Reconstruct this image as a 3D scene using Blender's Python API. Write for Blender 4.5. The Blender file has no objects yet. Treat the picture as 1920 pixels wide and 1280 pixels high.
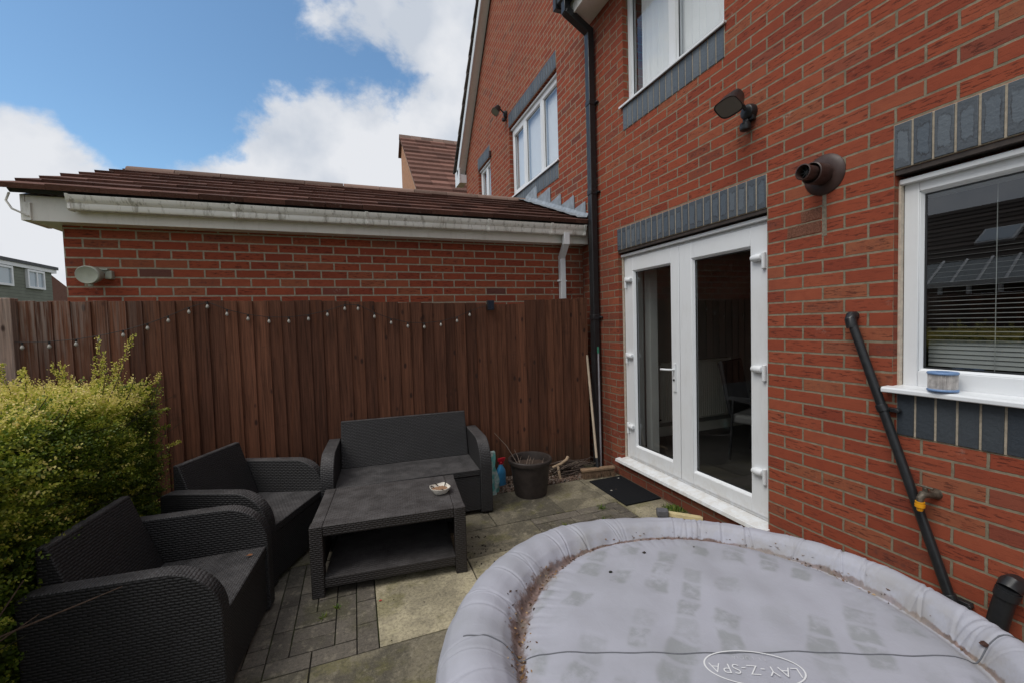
import bpy, math, random
import numpy as np
from mathutils import Matrix, Vector
random.seed(7); RNG = np.random.default_rng(7)
S = bpy.context.scene; C = S.collection
PI = math.pi

# ------------------------------------------------------------------ camera
YAW, PIT, ROL = 0.35587213, -0.04227993, -0.02940955
fw = Vector((math.sin(YAW)*math.cos(PIT), math.cos(YAW)*math.cos(PIT), math.sin(PIT)))
rt = Vector((math.cos(YAW), -math.sin(YAW), 0)); up = rt.cross(fw)
r2 = math.cos(ROL)*rt + math.sin(ROL)*up; u2 = r2.cross(fw)
cam = bpy.data.objects.new('camera', bpy.data.cameras.new('camera')); C.objects.link(cam)
m = Matrix((r2, u2, -fw)).transposed().to_4x4(); m.translation = Vector((0, 0, 1.606))
cam.matrix_world = m
cam.data.lens = 794.156/1920*36; cam.data.sensor_width = 36
cam.data.clip_start = 0.05; cam.data.clip_end = 2000
S.camera = cam

# ------------------------------------------------------------------ world and sun
SUN_EL, SUN_AZ = math.radians(56), math.radians(256)     # azimuth clockwise from +y
W = bpy.data.worlds.new('World'); S.world = W; W.use_nodes = True
wt = W.node_tree; wt.nodes.clear()
def wn(t, **k):
    n = wt.nodes.new(t)
    for a, b in k.items(): setattr(n, a, b)
    return n
def wm(op, a, b=None, c=None):
    n = wn('ShaderNodeMath', operation=op)
    for i, v in enumerate((a, b, c)):
        if v is None: continue
        if isinstance(v, (int, float)): n.inputs[i].default_value = v
        else: wt.links.new(v, n.inputs[i])
    return n.outputs[0]
sky = wn('ShaderNodeTexSky', sky_type='NISHITA', sun_disc=False, sun_elevation=SUN_EL, sun_rotation=SUN_AZ,
         air_density=1.0, dust_density=0.6, ozone_density=1.6)
tc = wn('ShaderNodeTexCoord')
nz = wn('ShaderNodeTexNoise'); nz.inputs['Scale'].default_value = 4.2; nz.inputs['Detail'].default_value = 9
nz.inputs['Roughness'].default_value = 0.6; nz.inputs['Distortion'].default_value = 0.15
mp = wn('ShaderNodeMapping'); mp.inputs['Location'].default_value = (0.35, 0.1, 0.2); mp.inputs['Scale'].default_value = (1, 1, 1.5)
wt.links.new(tc.outputs['Generated'], mp.inputs[0]); wt.links.new(mp.outputs[0], nz.inputs['Vector'])
def blob(d, lo, hi):
    n = wn('ShaderNodeVectorMath', operation='DOT_PRODUCT'); v = Vector(d).normalized(); n.inputs[1].default_value = v
    wt.links.new(tc.outputs['Generated'], n.inputs[0])
    r = wn('ShaderNodeMapRange', interpolation_type='SMOOTHSTEP'); r.inputs[1].default_value = lo; r.inputs[2].default_value = hi
    wt.links.new(n.outputs['Value'], r.inputs[0]); return r.outputs[0]
b1 = blob((0.16, 0.93, 0.14), 0.84, 1.0)
b2 = blob((-0.50, 0.86, 0.12), 0.962, 0.999)
b3 = blob((0.9, -0.3, 0.5), -0.35, 0.35)
b4 = blob((-0.85, -0.15, 0.6), 0.35, 0.8)
bb = wm('MAXIMUM', wm('MAXIMUM', b1, b2), wm('MAXIMUM', b3, b4))
b5 = blob((-0.02, 0.81, 0.60), 0.955, 1.0)
dens = wm('SUBTRACT', wm('ADD', wm('MULTIPLY', nz.outputs['Fac'], 2.0), bb), wm('MULTIPLY', b5, 0.20))
cr = wn('ShaderNodeMapRange', interpolation_type='SMOOTHSTEP'); cr.inputs[1].default_value = 1.36; cr.inputs[2].default_value = 1.66
wt.links.new(dens, cr.inputs[0])
nz2 = wn('ShaderNodeTexNoise'); nz2.inputs['Scale'].default_value = 5.5; nz2.inputs['Detail'].default_value = 6
mp2 = wn('ShaderNodeMapping'); mp2.inputs['Location'].default_value = (2.3, 0, 1); wt.links.new(tc.outputs['Generated'], mp2.inputs[0]); wt.links.new(mp2.outputs[0], nz2.inputs['Vector'])
cc = wn('ShaderNodeValToRGB'); cc.color_ramp.elements[0].position = .40; cc.color_ramp.elements[1].position = .58
cc.color_ramp.elements[0].color = (2.85, 3.1, 3.5, 1); cc.color_ramp.elements[1].color = (3.95, 4.05, 4.25, 1)
wt.links.new(nz2.outputs['Fac'], cc.inputs[0])
skb = wn('ShaderNodeMix', data_type='RGBA', blend_type='MULTIPLY'); skb.inputs['Factor'].default_value = 1
skb.inputs['B'].default_value = (.68, .82, .84, 1); wt.links.new(sky.outputs[0], skb.inputs['A'])
mx = wn('ShaderNodeMix', data_type='RGBA'); wt.links.new(cr.outputs[0], mx.inputs['Factor'])
wt.links.new(skb.outputs['Result'], mx.inputs['A']); wt.links.new(cc.outputs[0], mx.inputs['B'])
bg = wn('ShaderNodeBackground'); bg.inputs['Strength'].default_value = 0.15
wo = wn('ShaderNodeOutputWorld'); wt.links.new(mx.outputs['Result'], bg.inputs[0]); wt.links.new(bg.outputs[0], wo.inputs[0])
sl = bpy.data.lights.new('sun', 'SUN'); sl.energy = 1.5; sl.angle = math.radians(35); sl.color = (1, .965, .91)
so = bpy.data.objects.new('sun', sl); C.objects.link(so)
sd = Vector((math.sin(SUN_AZ)*math.cos(SUN_EL), math.cos(SUN_AZ)*math.cos(SUN_EL), math.sin(SUN_EL)))
so.rotation_euler = sd.to_track_quat('Z', 'Y').to_euler(); so.location = sd*30
S.view_settings.view_transform = 'Standard'; S.view_settings.look = 'None'; S.view_settings.gamma = 1
S.view_settings.exposure = 0.42

# ------------------------------------------------------------------ mesh helpers
class MB:
    def __init__(s): s.v = []; s.f = []; s.t = []; s.m = []; s.c = []
    def add(s, vs, fs, tint=.5, mat=0):
        n = len(s.v); s.v += [tuple(v) for v in vs]
        for f in fs: s.f.append([i+n for i in f]); s.t.append(tint); s.m.append(mat)
        return s
    def box(s, x0, x1, y0, y1, z0, z1, tint=.5, mat=0):
        x0, x1 = sorted((x0, x1)); y0, y1 = sorted((y0, y1)); z0, z1 = sorted((z0, z1))
        vs = [(x0,y0,z0),(x1,y0,z0),(x1,y1,z0),(x0,y1,z0),(x0,y0,z1),(x1,y0,z1),(x1,y1,z1),(x0,y1,z1)]
        return s.add(vs, [(0,3,2,1),(4,5,6,7),(0,1,5,4),(1,2,6,5),(2,3,7,6),(3,0,4,7)], tint, mat)
    def obox(s, M, sx, sy, sz, tint=.5, mat=0):
        vs = [M @ Vector((x*sx/2, y*sy/2, z*sz/2)) for z in (-1,1) for x, y in ((-1,-1),(1,-1),(1,1),(-1,1))]
        return s.add(vs, [(0,3,2,1),(4,5,6,7),(0,1,5,4),(1,2,6,5),(2,3,7,6),(3,0,4,7)], tint, mat)
    def prism(s, poly, ax, a0, a1, tint=.5, mat=0):
        """poly: 2D points; ax: extrusion axis 0/1/2; remaining axes in order"""
        def mk(p, a):
            l = list(p); l.insert(ax, a); return tuple(l)
        n = len(poly); vs = [mk(p, a0) for p in poly]+[mk(p, a1) for p in poly]
        area = sum(poly[i][0]*poly[(i+1)%n][1]-poly[(i+1)%n][0]*poly[i][1] for i in range(n))
        flip = (area < 0) ^ (ax == 1)
        fs = [list(range(n))[::-1], list(range(n, 2*n))]+[[i, (i+1)%n, n+(i+1)%n, n+i] for i in range(n)]
        if flip ^ (a1 < a0): fs = [f[::-1] for f in fs]
        return s.add(vs, fs, tint, mat)
    def tube(s, path, r, n=12, tint=.5, mat=0, cap=True):
        path = [Vector(p) for p in path]; rr = r if isinstance(r, (list, tuple)) else [r]*len(path)
        vs = []; N = None
        for i, p in enumerate(path):
            d = (path[min(i+1, len(path)-1)]-path[max(i-1, 0)]).normalized()
            if N is None:
                N = d.orthogonal().normalized()
            N = (N-d*N.dot(d)).normalized(); B = d.cross(N)
            for k in range(n):
                a = 2*PI*k/n; vs.append(p+rr[i]*(math.cos(a)*N+math.sin(a)*B))
        fs = [[i*n+k, i*n+(k+1)%n, (i+1)*n+(k+1)%n, (i+1)*n+k] for i in range(len(path)-1) for k in range(n)]
        if cap: fs += [list(range(n))[::-1], [(len(path)-1)*n+k for k in range(n)]]
        return s.add(vs, fs, tint, mat)
    def lathe(s, prof, c=(0,0,0), n=32, tint=.5, mat=0, M=None):
        vs = []
        for r_, z in prof:
            for k in range(n):
                a = 2*PI*k/n; p = Vector((r_*math.cos(a), r_*math.sin(a), z))
                if M is not None: p = M @ p
                vs.append(p+Vector(c))
        fs = [[i*n+k, i*n+(k+1)%n, (i+1)*n+(k+1)%n, (i+1)*n+k] for i in range(len(prof)-1) for k in range(n)]
        if prof[0][0] > 1e-4 and False: pass
        fs += [[k for k in range(n)][::-1], [(len(prof)-1)*n+k for k in range(n)]]
        return s.add(vs, fs, tint, mat)
    def build(s, name, mats, parent=None, bevel=0, world=False, origin=None, smooth=38, seg=2):
        me = bpy.data.meshes.new(name)
        V = np.array(s.v, dtype=float)
        me.from_pydata(V.tolist(), [], s.f); me.update()
        # metre-scaled box-projected UVs from the coordinates the piece was modelled in
        nv = len(me.vertices); nl = len(me.loops); npoly = len(me.polygons)
        co = np.empty(nv*3); me.vertices.foreach_get('co', co); co = co.reshape(-1, 3)
        li = np.empty(nl, dtype=int); me.loops.foreach_get('vertex_index', li)
        no = np.empty(npoly*3); me.polygons.foreach_get('normal', no); no = np.abs(no.reshape(-1, 3))
        tot = np.empty(npoly, dtype=int); me.polygons.foreach_get('loop_total', tot)
        pid = np.repeat(np.arange(npoly), tot); ax = np.argmax(no+np.array([0, 0, 1e-4]), axis=1)[pid]
        P = co[li]; uv = np.where((ax == 0)[:, None], P[:, [1, 2]], np.where((ax == 1)[:, None], P[:, [0, 2]], P[:, [0, 1]]))
        ul = me.uv_layers.new(name='UVMap'); ul.data.foreach_set('uv', uv.ravel().astype(np.float32))
        at = me.attributes.new('tint', 'FLOAT', 'FACE'); at.data.foreach_set('value', np.array(s.t, dtype=np.float32))
        if s.c:
            cc_ = np.zeros((npoly, 3), dtype=np.float32); 
            for a_, b_, v_ in s.c: cc_[a_:b_] = v_
            a2 = me.attributes.new('ctr', 'FLOAT_VECTOR', 'FACE'); a2.data.foreach_set('vector', cc_.ravel())
        me.polygons.foreach_set('material_index', np.array(s.m, dtype=np.int32))
        for mt in (mats if isinstance(mats, (list, tuple)) else [mats]): me.materials.append(mt)
        if smooth:
            me.polygons.foreach_set('use_smooth', np.ones(npoly, dtype=bool)); me.set_sharp_from_angle(angle=math.radians(smooth))
        off = Vector((0, 0, 0))
        if world and parent is not None:
            q = parent
            while q is not None: off += q.location; q = q.parent
            me.transform(Matrix.Translation(-off))
        o = bpy.data.objects.new(name, me); C.objects.link(o)
        if origin is not None:
            me.transform(Matrix.Translation(-Vector(origin))); o.location = origin
        if parent is not None: o.parent = parent
        if bevel:
            b = o.modifiers.new('bevel', 'BEVEL'); b.width = bevel; b.segments = seg; b.limit_method = 'ANGLE'; b.angle_limit = math.radians(40)
        return o
def tag(o, label=None, cat=None, group=None, kind=None):
    if label: o['label'] = label
    if cat: o['category'] = cat
    if group: o['group'] = group
    if kind: o['kind'] = kind
    return o
def thing(name, label, cat, loc=(0,0,0), rz=0, group=None):
    o = bpy.data.objects.new(name, None); C.objects.link(o); o.empty_display_size = .1
    o.location = loc; o.rotation_euler = (0, 0, rz); return tag(o, label, cat, group)
def copy_tree(o, parent=None):
    c = o.copy(); C.objects.link(c); c.parent = parent
    for ch in [k for k in o.children]: copy_tree(ch, c)
    return c

# ------------------------------------------------------------------ material helpers
class MT:
    def __init__(s, name):
        s.m = bpy.data.materials.new(name); s.m.use_nodes = True; s.t = s.m.node_tree; s.t.nodes.clear()
        s.o = s.t.nodes.new('ShaderNodeOutputMaterial'); s.p = s.n('ShaderNodeBsdfPrincipled')
        s.t.links.new(s.p.outputs[0], s.o.inputs[0])
    def n(s, t, **k):
        n = s.t.nodes.new(t)
        for a, b in k.items(): setattr(n, a, b)
        return n
    def put(s, inp, v):
        if isinstance(v, bpy.types.NodeSocket): s.t.links.new(v, inp)
        elif isinstance(v, (tuple, list)) and len(v) == 3 and inp.type == 'RGBA': inp.default_value = (*v, 1)
        else: inp.default_value = v
    def math(s, op, a, b=0.0, c=0.0, clamp=False):
        n = s.n('ShaderNodeMath', operation=op, use_clamp=clamp); s.put(n.inputs[0], a); s.put(n.inputs[1], b)
        if len(n.inputs) > 2: s.put(n.inputs[2], c)
        return n.outputs[0]
    def uv(s):
        if not hasattr(s, '_uv'): s._uv = s.n('ShaderNodeUVMap').outputs[0]
        return s._uv
    def obj(s): return s.n('ShaderNodeTexCoord').outputs['Object']
    def geo(s): return s.n('ShaderNodeNewGeometry').outputs['Position']
    def tint(s): return s.n('ShaderNodeAttribute', attribute_name='tint').outputs['Fac']
    def map(s, v, sc=(1,1,1), loc=(0,0,0), rot=(0,0,0)):
        n = s.n('ShaderNodeMapping'); s.put(n.inputs[0], v); n.inputs['Scale'].default_value = sc
        n.inputs['Location'].default_value = loc; n.inputs['Rotation'].default_value = rot; return n.outputs[0]
    def noise(s, v, sc, det=4, ro=.55, dis=0, col=False):
        n = s.n('ShaderNodeTexNoise'); s.put(n.inputs['Vector'], v); n.inputs['Scale'].default_value = sc
        n.inputs['Detail'].default_value = det; n.inputs['Roughness'].default_value = ro; n.inputs['Distortion'].default_value = dis
        return n.outputs['Color' if col else 'Fac']
    def vor(s, v, sc, feat='F1', out='Distance'):
        n = s.n('ShaderNodeTexVoronoi', feature=feat); s.put(n.inputs['Vector'], v); n.inputs['Scale'].default_value = sc; return n.outputs[out]
    def ramp(s, v, *st):
        n = s.n('ShaderNodeValToRGB'); s.put(n.inputs[0], v); e = n.color_ramp.elements
        while len(e) < len(st): e.new(.5)
        for i, (p, c) in enumerate(st):
            e[i].position = p; e[i].color = (*c, 1) if isinstance(c, tuple) else (c, c, c, 1)
        return n.outputs[0]
    def rng(s, v, a, b, c=0.0, d=1.0, sm=True):
        n = s.n('ShaderNodeMapRange', interpolation_type='SMOOTHSTEP' if sm else 'LINEAR')
        for i, x in enumerate((v, a, b, c, d)): s.put(n.inputs[i], x)
        return n.outputs[0]
    def mix(s, f, a, b, bt='MIX'):
        n = s.n('ShaderNodeMix', data_type='RGBA', blend_type=bt); s.put(n.inputs['Factor'], f)
        s.put(n.inputs['A'], a); s.put(n.inputs['B'], b); return n.outputs['Result']
    def bump(s, h, st=.5, dist=.01, nrm=None):
        n = s.n('ShaderNodeBump'); n.inputs['Strength'].default_value = st; n.inputs['Distance'].default_value = dist
        s.put(n.inputs['Height'], h)
        if nrm is not None: s.put(n.inputs['Normal'], nrm)
        return n.outputs[0]
    def fin(s, col=None, rough=.8, nrm=None, spec=None, metal=None):
        if col is not None: s.put(s.p.inputs['Base Color'], col)
        s.put(s.p.inputs['Roughness'], rough)
        if nrm is not None: s.put(s.p.inputs['Normal'], nrm)
        if spec is not None: s.put(s.p.inputs['Specular IOR Level'], spec)
        if metal is not None: s.put(s.p.inputs['Metallic'], metal)
        return s.m

def M_simple(name, col, rough=.5, var=.15, sc=30, spec=.5, metal=0, bump=0):
    m = MT(name); v = m.obj()
    nn = m.noise(v, sc, 5)
    dark = tuple(c*(1-var) for c in col); lite = tuple(min(1, c*(1+var)) for c in col)
    c = m.ramp(nn, (.3, dark), (.7, lite))
    return m.fin(c, m.rng(m.noise(v, sc*.4, 3), .3, .7, rough-.08, min(1, rough+.1)), m.bump(nn, bump, .002) if bump else None, spec, metal)

def M_brick(name, phase=(0, 0), faded=0.0):
    m = MT(name); BW, RH = .2295, .0765
    v = m.map(m.uv(), (1, 1, 1), (-phase[0], -phase[1], 0))
    wob = m.noise(m.uv(), 9, 2, col=True)
    wv = m.n('ShaderNodeVectorMath', operation='MULTIPLY_ADD'); m.put(wv.inputs[0], wob); wv.inputs[1].default_value = (.006, .005, 0)
    ad = m.n('ShaderNodeVectorMath', operation='SUBTRACT'); m.put(ad.inputs[0], v); ad.inputs[1].default_value = (.003, .0025, 0); m.put(wv.inputs[2], ad.outputs[0])
    vv = wv.outputs[0]
    # roughen the arrises at small scale
    w2 = m.noise(m.uv(), 70, 3, col=True)
    wv2 = m.n('ShaderNodeVectorMath', operation='MULTIPLY_ADD'); m.put(wv2.inputs[0], w2); wv2.inputs[1].default_value = (.005, .004, 0); m.put(wv2.inputs[2], vv); vv = wv2.outputs[0]
    bt = m.n('ShaderNodeTexBrick', offset=.5, offset_frequency=2, squash=1); m.put(bt.inputs['Vector'], vv)
    for k, x in (('Scale', 1), ('Mortar Size', .0066+faded*.002), ('Mortar Smooth', .3), ('Bias', 0), ('Brick Width', BW), ('Row Height', RH)): bt.inputs[k].default_value = x
    bt.inputs['Color1'].default_value = (0, 0, 0, 1); bt.inputs['Color2'].default_value = (1, 1, 1, 1); bt.inputs['Mortar'].default_value = (.5, .5, .5, 1)
    fac = bt.outputs['Fac']
    sx = m.n('ShaderNodeSeparateXYZ'); m.put(sx.inputs[0], vv)
    row = m.math('FLOOR', m.math('DIVIDE', sx.outputs[1], RH)); odd = m.math('MULTIPLY', m.math('SUBTRACT', 1.0, m.math('FLOORED_MODULO', row, 2.0)), .5)
    colf = m.math('ADD', m.math('DIVIDE', sx.outputs[0], BW), odd); fu = m.math('FRACT', colf); fv = m.math('FRACT', m.math('DIVIDE', sx.outputs[1], RH))
    cell = m.n('ShaderNodeCombineXYZ'); m.put(cell.inputs[0], m.math('FLOOR', colf)); m.put(cell.inputs[1], row)
    wn_ = m.n('ShaderNodeTexWhiteNoise', noise_dimensions='3D'); m.put(wn_.inputs['Vector'], cell.outputs[0])
    sc_ = m.n('ShaderNodeSeparateColor'); m.put(sc_.inputs[0], wn_.outputs['Color'])
    base = m.ramp(wn_.outputs['Value'], (0, (.225, .048, .027)), (.25, (.30, .070, .034)), (.5, (.26, .056, .029)), (.75, (.305, .078, .040)), (.93, (.28, .094, .048)), (1, (.20, .05, .03)))
    blot = m.noise(m.uv(), 14, 5, .6)
    c = m.mix(m.rng(blot, .4, .75, 0, .45), base, (.21, .046, .026))
    # dark burnt bar along the middle of some bricks
    bar = m.math('MULTIPLY', m.rng(m.math('ABSOLUTE', m.math('SUBTRACT', fv, .5)), .14, .34, 1, 0), m.rng(m.math('ABSOLUTE', m.math('SUBTRACT', fu, .5)), .28, .44, 1, 0))
    bar = m.math('MULTIPLY', m.math('MULTIPLY', bar, m.rng(sc_.outputs[0], .84, 1.0)), m.rng(m.noise(m.uv(), 40, 3), .4, .7))
    c = m.mix(m.math('MULTIPLY', bar, .6), c, (.085, .038, .034))
    whole = m.rng(sc_.outputs[1], .975, .985); c = m.mix(m.math('MULTIPLY', whole, .3+faded), c, (.1, .05, .045))
    # dragged creases
    cre = m.noise(m.map(m.uv(), (16, 95, 1), rot=(0, 0, .12)), 1.0, 4, .65)
    cmask = m.math('MULTIPLY', m.rng(cre, .54, .60), m.rng(m.math('ABSOLUTE', m.math('SUBTRACT', fv, .5)), .25, .42, 1, 0))
    cmask = m.math('MULTIPLY', cmask, m.rng(sc_.outputs[2], .1, .7, .15, 1))
    c = m.mix(m.math('MULTIPLY', cmask, .68), c, (.06, .018, .014))
    c = m.mix(m.rng(m.noise(m.uv(), 260, 2), .55, .8, 0, .35), c, (.36, .14, .09))
    mc = m.ramp(m.noise(m.uv(), 26, 5), (.25, (.15+faded*.16, .125+faded*.15, .085+faded*.12)), (.75, (.29+faded*.2, .245+faded*.2, .175+faded*.18)))
    mfac = m.rng(m.math('ADD', fac, m.math('MULTIPLY', m.math('SUBTRACT', m.noise(m.uv(), 55, 4), .5), .5)), .12, .68)
    col = m.mix(mfac, c, mc)
    # lime smears and grime
    sm = m.math('MULTIPLY', m.rng(m.noise(m.uv(), 3.4, 7, .7), .62, .74), m.rng(m.noise(m.uv(), 60, 4), .42, .6))
    col = m.mix(m.math('MULTIPLY', sm, .46+faded*.4), col, (.5, .43, .36))
    col = m.mix(m.rng(m.noise(m.uv(), .9, 5), .5, .75, 0, .22), col, (.12, .05, .04))
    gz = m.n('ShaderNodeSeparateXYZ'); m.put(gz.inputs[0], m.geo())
    damp_shade = m.math('MAXIMUM', m.rng(m.math('ADD', gz.outputs[2], m.math('MULTIPLY', m.noise(m.uv(), 4, 5), .25)), .12, .42, 1, 0), m.math('MULTIPLY', m.rng(m.math('ADD', gz.outputs[1], m.math('MULTIPLY', m.noise(m.uv(), 3, 6), .5)), 3.75, 4.25, 0, .75), m.rng(gz.outputs[2], 2.2, 3.0, 1, 0)))  # damp at the wall foot; towards the garage corner, staining and painted corner shade
    damp_shade = m.math('MULTIPLY', damp_shade, m.rng(gz.outputs[0], 2.3, 2.5))
    col = m.mix(m.math('MULTIPLY', damp_shade, .55), col, (.085, .045, .032))
    h = m.math('SUBTRACT', m.math('ADD', m.math('MULTIPLY', m.noise(m.uv(), 130, 4), .18), m.math('MULTIPLY', cmask, -.35)), m.math('MULTIPLY', fac, 1.0))
    return m.fin(col, .88, m.bump(h, .7, .005), .2)

def M_blue(name, k=1.0, ring_=1.0):
    m = MT(name); t = m.tint(); v = m.geo()
    d = m.n('ShaderNodeVectorMath', operation='SUBTRACT'); m.put(d.inputs[0], v); m.put(d.inputs[1], m.n('ShaderNodeAttribute', attribute_name='ctr').outputs['Vector'])
    sx = m.n('ShaderNodeSeparateXYZ'); m.put(sx.inputs[0], d.outputs[0])
    n1 = m.noise(m.map(v, (1, 1, .45)), 30, 6, .7)
    q = m.math('MAXIMUM', m.math('DIVIDE', m.math('ABSOLUTE', sx.outputs[1]), .0335), m.math('DIVIDE', m.math('ABSOLUTE', sx.outputs[2]), .104))
    q = m.math('ADD', q, m.math('MULTIPLY', m.math('SUBTRACT', n1, .5), .95))
    edge = m.rng(q, .60, .68); rim = m.math('SUBTRACT', 1.0, m.math('DIVIDE', m.math('ABSOLUTE', m.math('SUBTRACT', q, .66)), .07), clamp=True)
    c = m.mix(t, (.10*k, .125*k, .155*k), (.15*k, .175*k, .20*k))
    c = m.mix(m.math('MULTIPLY', edge, .45*ring_), c, (.055*k, .06*k, .07*k))
    c = m.mix(m.math('MULTIPLY', m.math('MULTIPLY', rim, m.rng(m.noise(v, 9, 4), .35, .6)), .85*ring_), c, (.022, .02, .022))
    c = m.mix(m.rng(m.noise(v, 220, 2), .58, .78, 0, .4), c, (.24*k, .25*k, .26*k))
    return m.fin(c, .55, m.bump(m.noise(v, 50, 5), .6, .005), .35)

def M_wood(name, base=(.108, .046, .0265)):
    m = MT(name); t = m.tint(); u = m.uv()
    off = m.n('ShaderNodeCombineXYZ'); m.put(off.inputs[2], m.math('MULTIPLY', t, 37.0))
    va = m.n('ShaderNodeVectorMath', operation='ADD'); m.put(va.inputs[0], u); m.put(va.inputs[1], off.outputs[0]); v = va.outputs[0]
    g = m.noise(m.map(v, (70, 2.2, 1)), 1, 6, .65, .6); g2 = m.noise(m.map(v, (9, .8, 1)), 1, 4, .5, 1.2)
    b = base
    c = m.ramp(g, (.28, tuple(x*.35 for x in b)), (.5, b), (.74, tuple(x*1.6 for x in b)))
    c = m.mix(1.0, c, m.ramp(t, (0, (.62, .6, .62)), (.35, (.88, .86, .88)), (.7, (1.08, 1.05, 1.03)), (1, (1.35, 1.3, 1.28))), 'MULTIPLY')
    c = m.mix(m.rng(g2, .55, .8, 0, .55), c, (b[0]*1.5, b[1]*1.25, b[2]*1.0))
    # knots
    kn = m.vor(m.map(v, (9, 4.6, 1)), 1); c = m.mix(m.rng(kn, .07, .17, .9, 0), c, (.03, .015, .012))
    # weathered grey at the far left and on odd boards
    xs = m.n('ShaderNodeSeparateXYZ'); m.put(xs.inputs[0], u)
    wl = m.math('MULTIPLY', m.rng(xs.outputs[0], -1.3, -2.3), m.rng(xs.outputs[1], 1.2, 1.75, .15, 1))
    wx = m.math('MULTIPLY', wl, m.rng(m.noise(m.map(v, (50, 1.4, 1)), 1, 5, .7), .42, .62))
    c = m.mix(m.math('MULTIPLY', wx, .6), c, (.3, .25, .22))
    sc = m.math('MULTIPLY', m.rng(m.noise(m.map(u, (5, 38, 1)), 1, 6, .75), .66, .74), m.rng(m.noise(u, 2.2, 3), .52, .62))
    c = m.mix(m.math('MULTIPLY', sc, .8), c, (.30, .23, .18))
    gb = m.math('MULTIPLY', m.rng(m.math('ADD', xs.outputs[1], m.math('MULTIPLY', m.noise(u, 7, 5), .5)), .2, .75, 1, 0), .45); c = m.mix(gb, c, (.05, .045, .03))
    dl = m.noise(m.map(v, (3.0, 7, 1)), 1, 5, .7); c = m.mix(m.rng(dl, .6, .75, 0, .35), c, (.03, .015, .012))
    return m.fin(c, .82, m.bump(g, .45, .003), .2)

def M_rattan(name, col):
    m = MT(name); sx = m.n('ShaderNodeSeparateXYZ'); m.put(sx.inputs[0], m.uv()); U_, V_ = sx.outputs[0], sx.outputs[1]
    rh, cw = .0125, .031
    fu0 = m.math('DIVIDE', U_, cw); zz_ = m.math('PINGPONG', U_, cw); v2 = m.math('ADD', V_, m.math('MULTIPLY', zz_, .05))
    row = m.math('FLOOR', m.math('DIVIDE', v2, rh)); fv = m.math('FRACT', m.math('DIVIDE', v2, rh))
    fu = m.math('FRACT', m.math('ADD', fu0, m.math('MULTIPLY', m.math('FLOORED_MODULO', row, 2.0), .5)))
    su = m.math('SINE', m.math('MULTIPLY', fu, PI)); sv = m.math('SINE', m.math('MULTIPLY', fv, PI))
    h = m.math('MULTIPLY', m.math('POWER', su, .45), m.math('POWER', sv, .8))
    c = m.mix(m.rng(m.noise(m.obj(), 6, 4), .35, .7), col, tuple(x*1.25 for x in col))
    c = m.mix(m.rng(h, .0, .6, .75, 0), c, tuple(x*.3 for x in col))
    nz_ = m.n('ShaderNodeSeparateXYZ'); m.put(nz_.inputs[0], m.n('ShaderNodeNewGeometry').outputs['Normal'])
    up_ = m.rng(nz_.outputs[2], .4, .95); dust_toplight = m.math('MULTIPLY', up_, m.rng(m.noise(m.obj(), 9, 7, .7), .3, .75, .12, .5))  # dusty tops, with the sky light from above also painted into the colour
    c = m.mix(dust_toplight, c, (.18, .17, .17))
    return m.fin(c, .56, m.bump(h, .75, .005), .4)

def M_tile(name, col, k=1.0):
    m = MT(name); t = m.tint(); v = m.geo()
    c = m.mix(t, tuple(x*.62*k for x in col), tuple(x*1.4*k for x in col))
    c = m.mix(m.rng(m.noise(v, 5, 6, .7), .5, .72, 0, .5), c, tuple(x*.45*k for x in col))
    c = m.mix(m.rng(m.noise(v, 28, 5, .7), .57, .70, 0, .5), c, (.22, .19, .155))
    return m.fin(c, .9, m.bump(m.noise(v, 90, 4), .7, .006), .2)

def M_upvc(name, dirt=.0, col=(.74, .76, .78)):
    m = MT(name); v = m.geo()
    c = m.mix(m.rng(m.noise(v, 2.5, 5), .45, .75, 0, .12+dirt*.5), col, (.55, .52, .44))
    gz = m.n('ShaderNodeSeparateXYZ'); m.put(gz.inputs[0], v); lowd = m.math('MULTIPLY', m.rng(m.math('ADD', gz.outputs[2], m.math('MULTIPLY', m.noise(v, 8, 6, .7), .3)), .28, .55, 1, 0), m.rng(m.noise(v, 18, 6, .7), .38, .62))
    c = m.mix(m.math('MULTIPLY', lowd, .32), c, (.42, .34, .22))
    if dirt:
        st = m.math('MULTIPLY', m.rng(m.noise(m.map(v, (22, 22, 5)), 1, 6, .7), .49, .66), m.rng(m.noise(v, 1.6, 3), .3, .6, .3, 1))
        c = m.mix(m.math('MULTIPLY', st, dirt), c, (.14, .115, .07))
    return m.fin(c, .38, m.bump(m.noise(v, 300, 2), .05, .001), .5)

def M_glass(name, dark=(.9, .95, .93), k=1.0):
    m = MT(name); m.t.nodes.remove(m.p)
    g_ = m.n('ShaderNodeNewGeometry'); dt = m.n('ShaderNodeVectorMath', operation='DOT_PRODUCT'); m.put(dt.inputs[0], g_.outputs['Normal']); m.put(dt.inputs[1], g_.outputs['Incoming'])
    sch = m.math('MULTIPLY_ADD', m.math('POWER', m.math('SUBTRACT', 1.0, m.math('ABSOLUTE', dt.outputs['Value']), clamp=True), 5.0), .957, .043)   # same from either side of the pane
    f = m.math('MULTIPLY', sch, 1.75*k, clamp=True)
    tr = m.n('ShaderNodeBsdfTransparent'); tr.inputs[0].default_value = (*dark, 1)
    gl = m.n('ShaderNodeBsdfGlossy'); gl.inputs['Roughness'].default_value = 0.003; gl.inputs[0].default_value = (.93, .96, 1, 1)
    mxs = m.n('ShaderNodeMixShader'); m.put(mxs.inputs[0], f); m.put(mxs.inputs[1], tr.outputs[0]); m.put(mxs.inputs[2], gl.outputs[0])
    m.t.links.new(mxs.outputs[0], m.o.inputs[0]); return m.m

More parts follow.
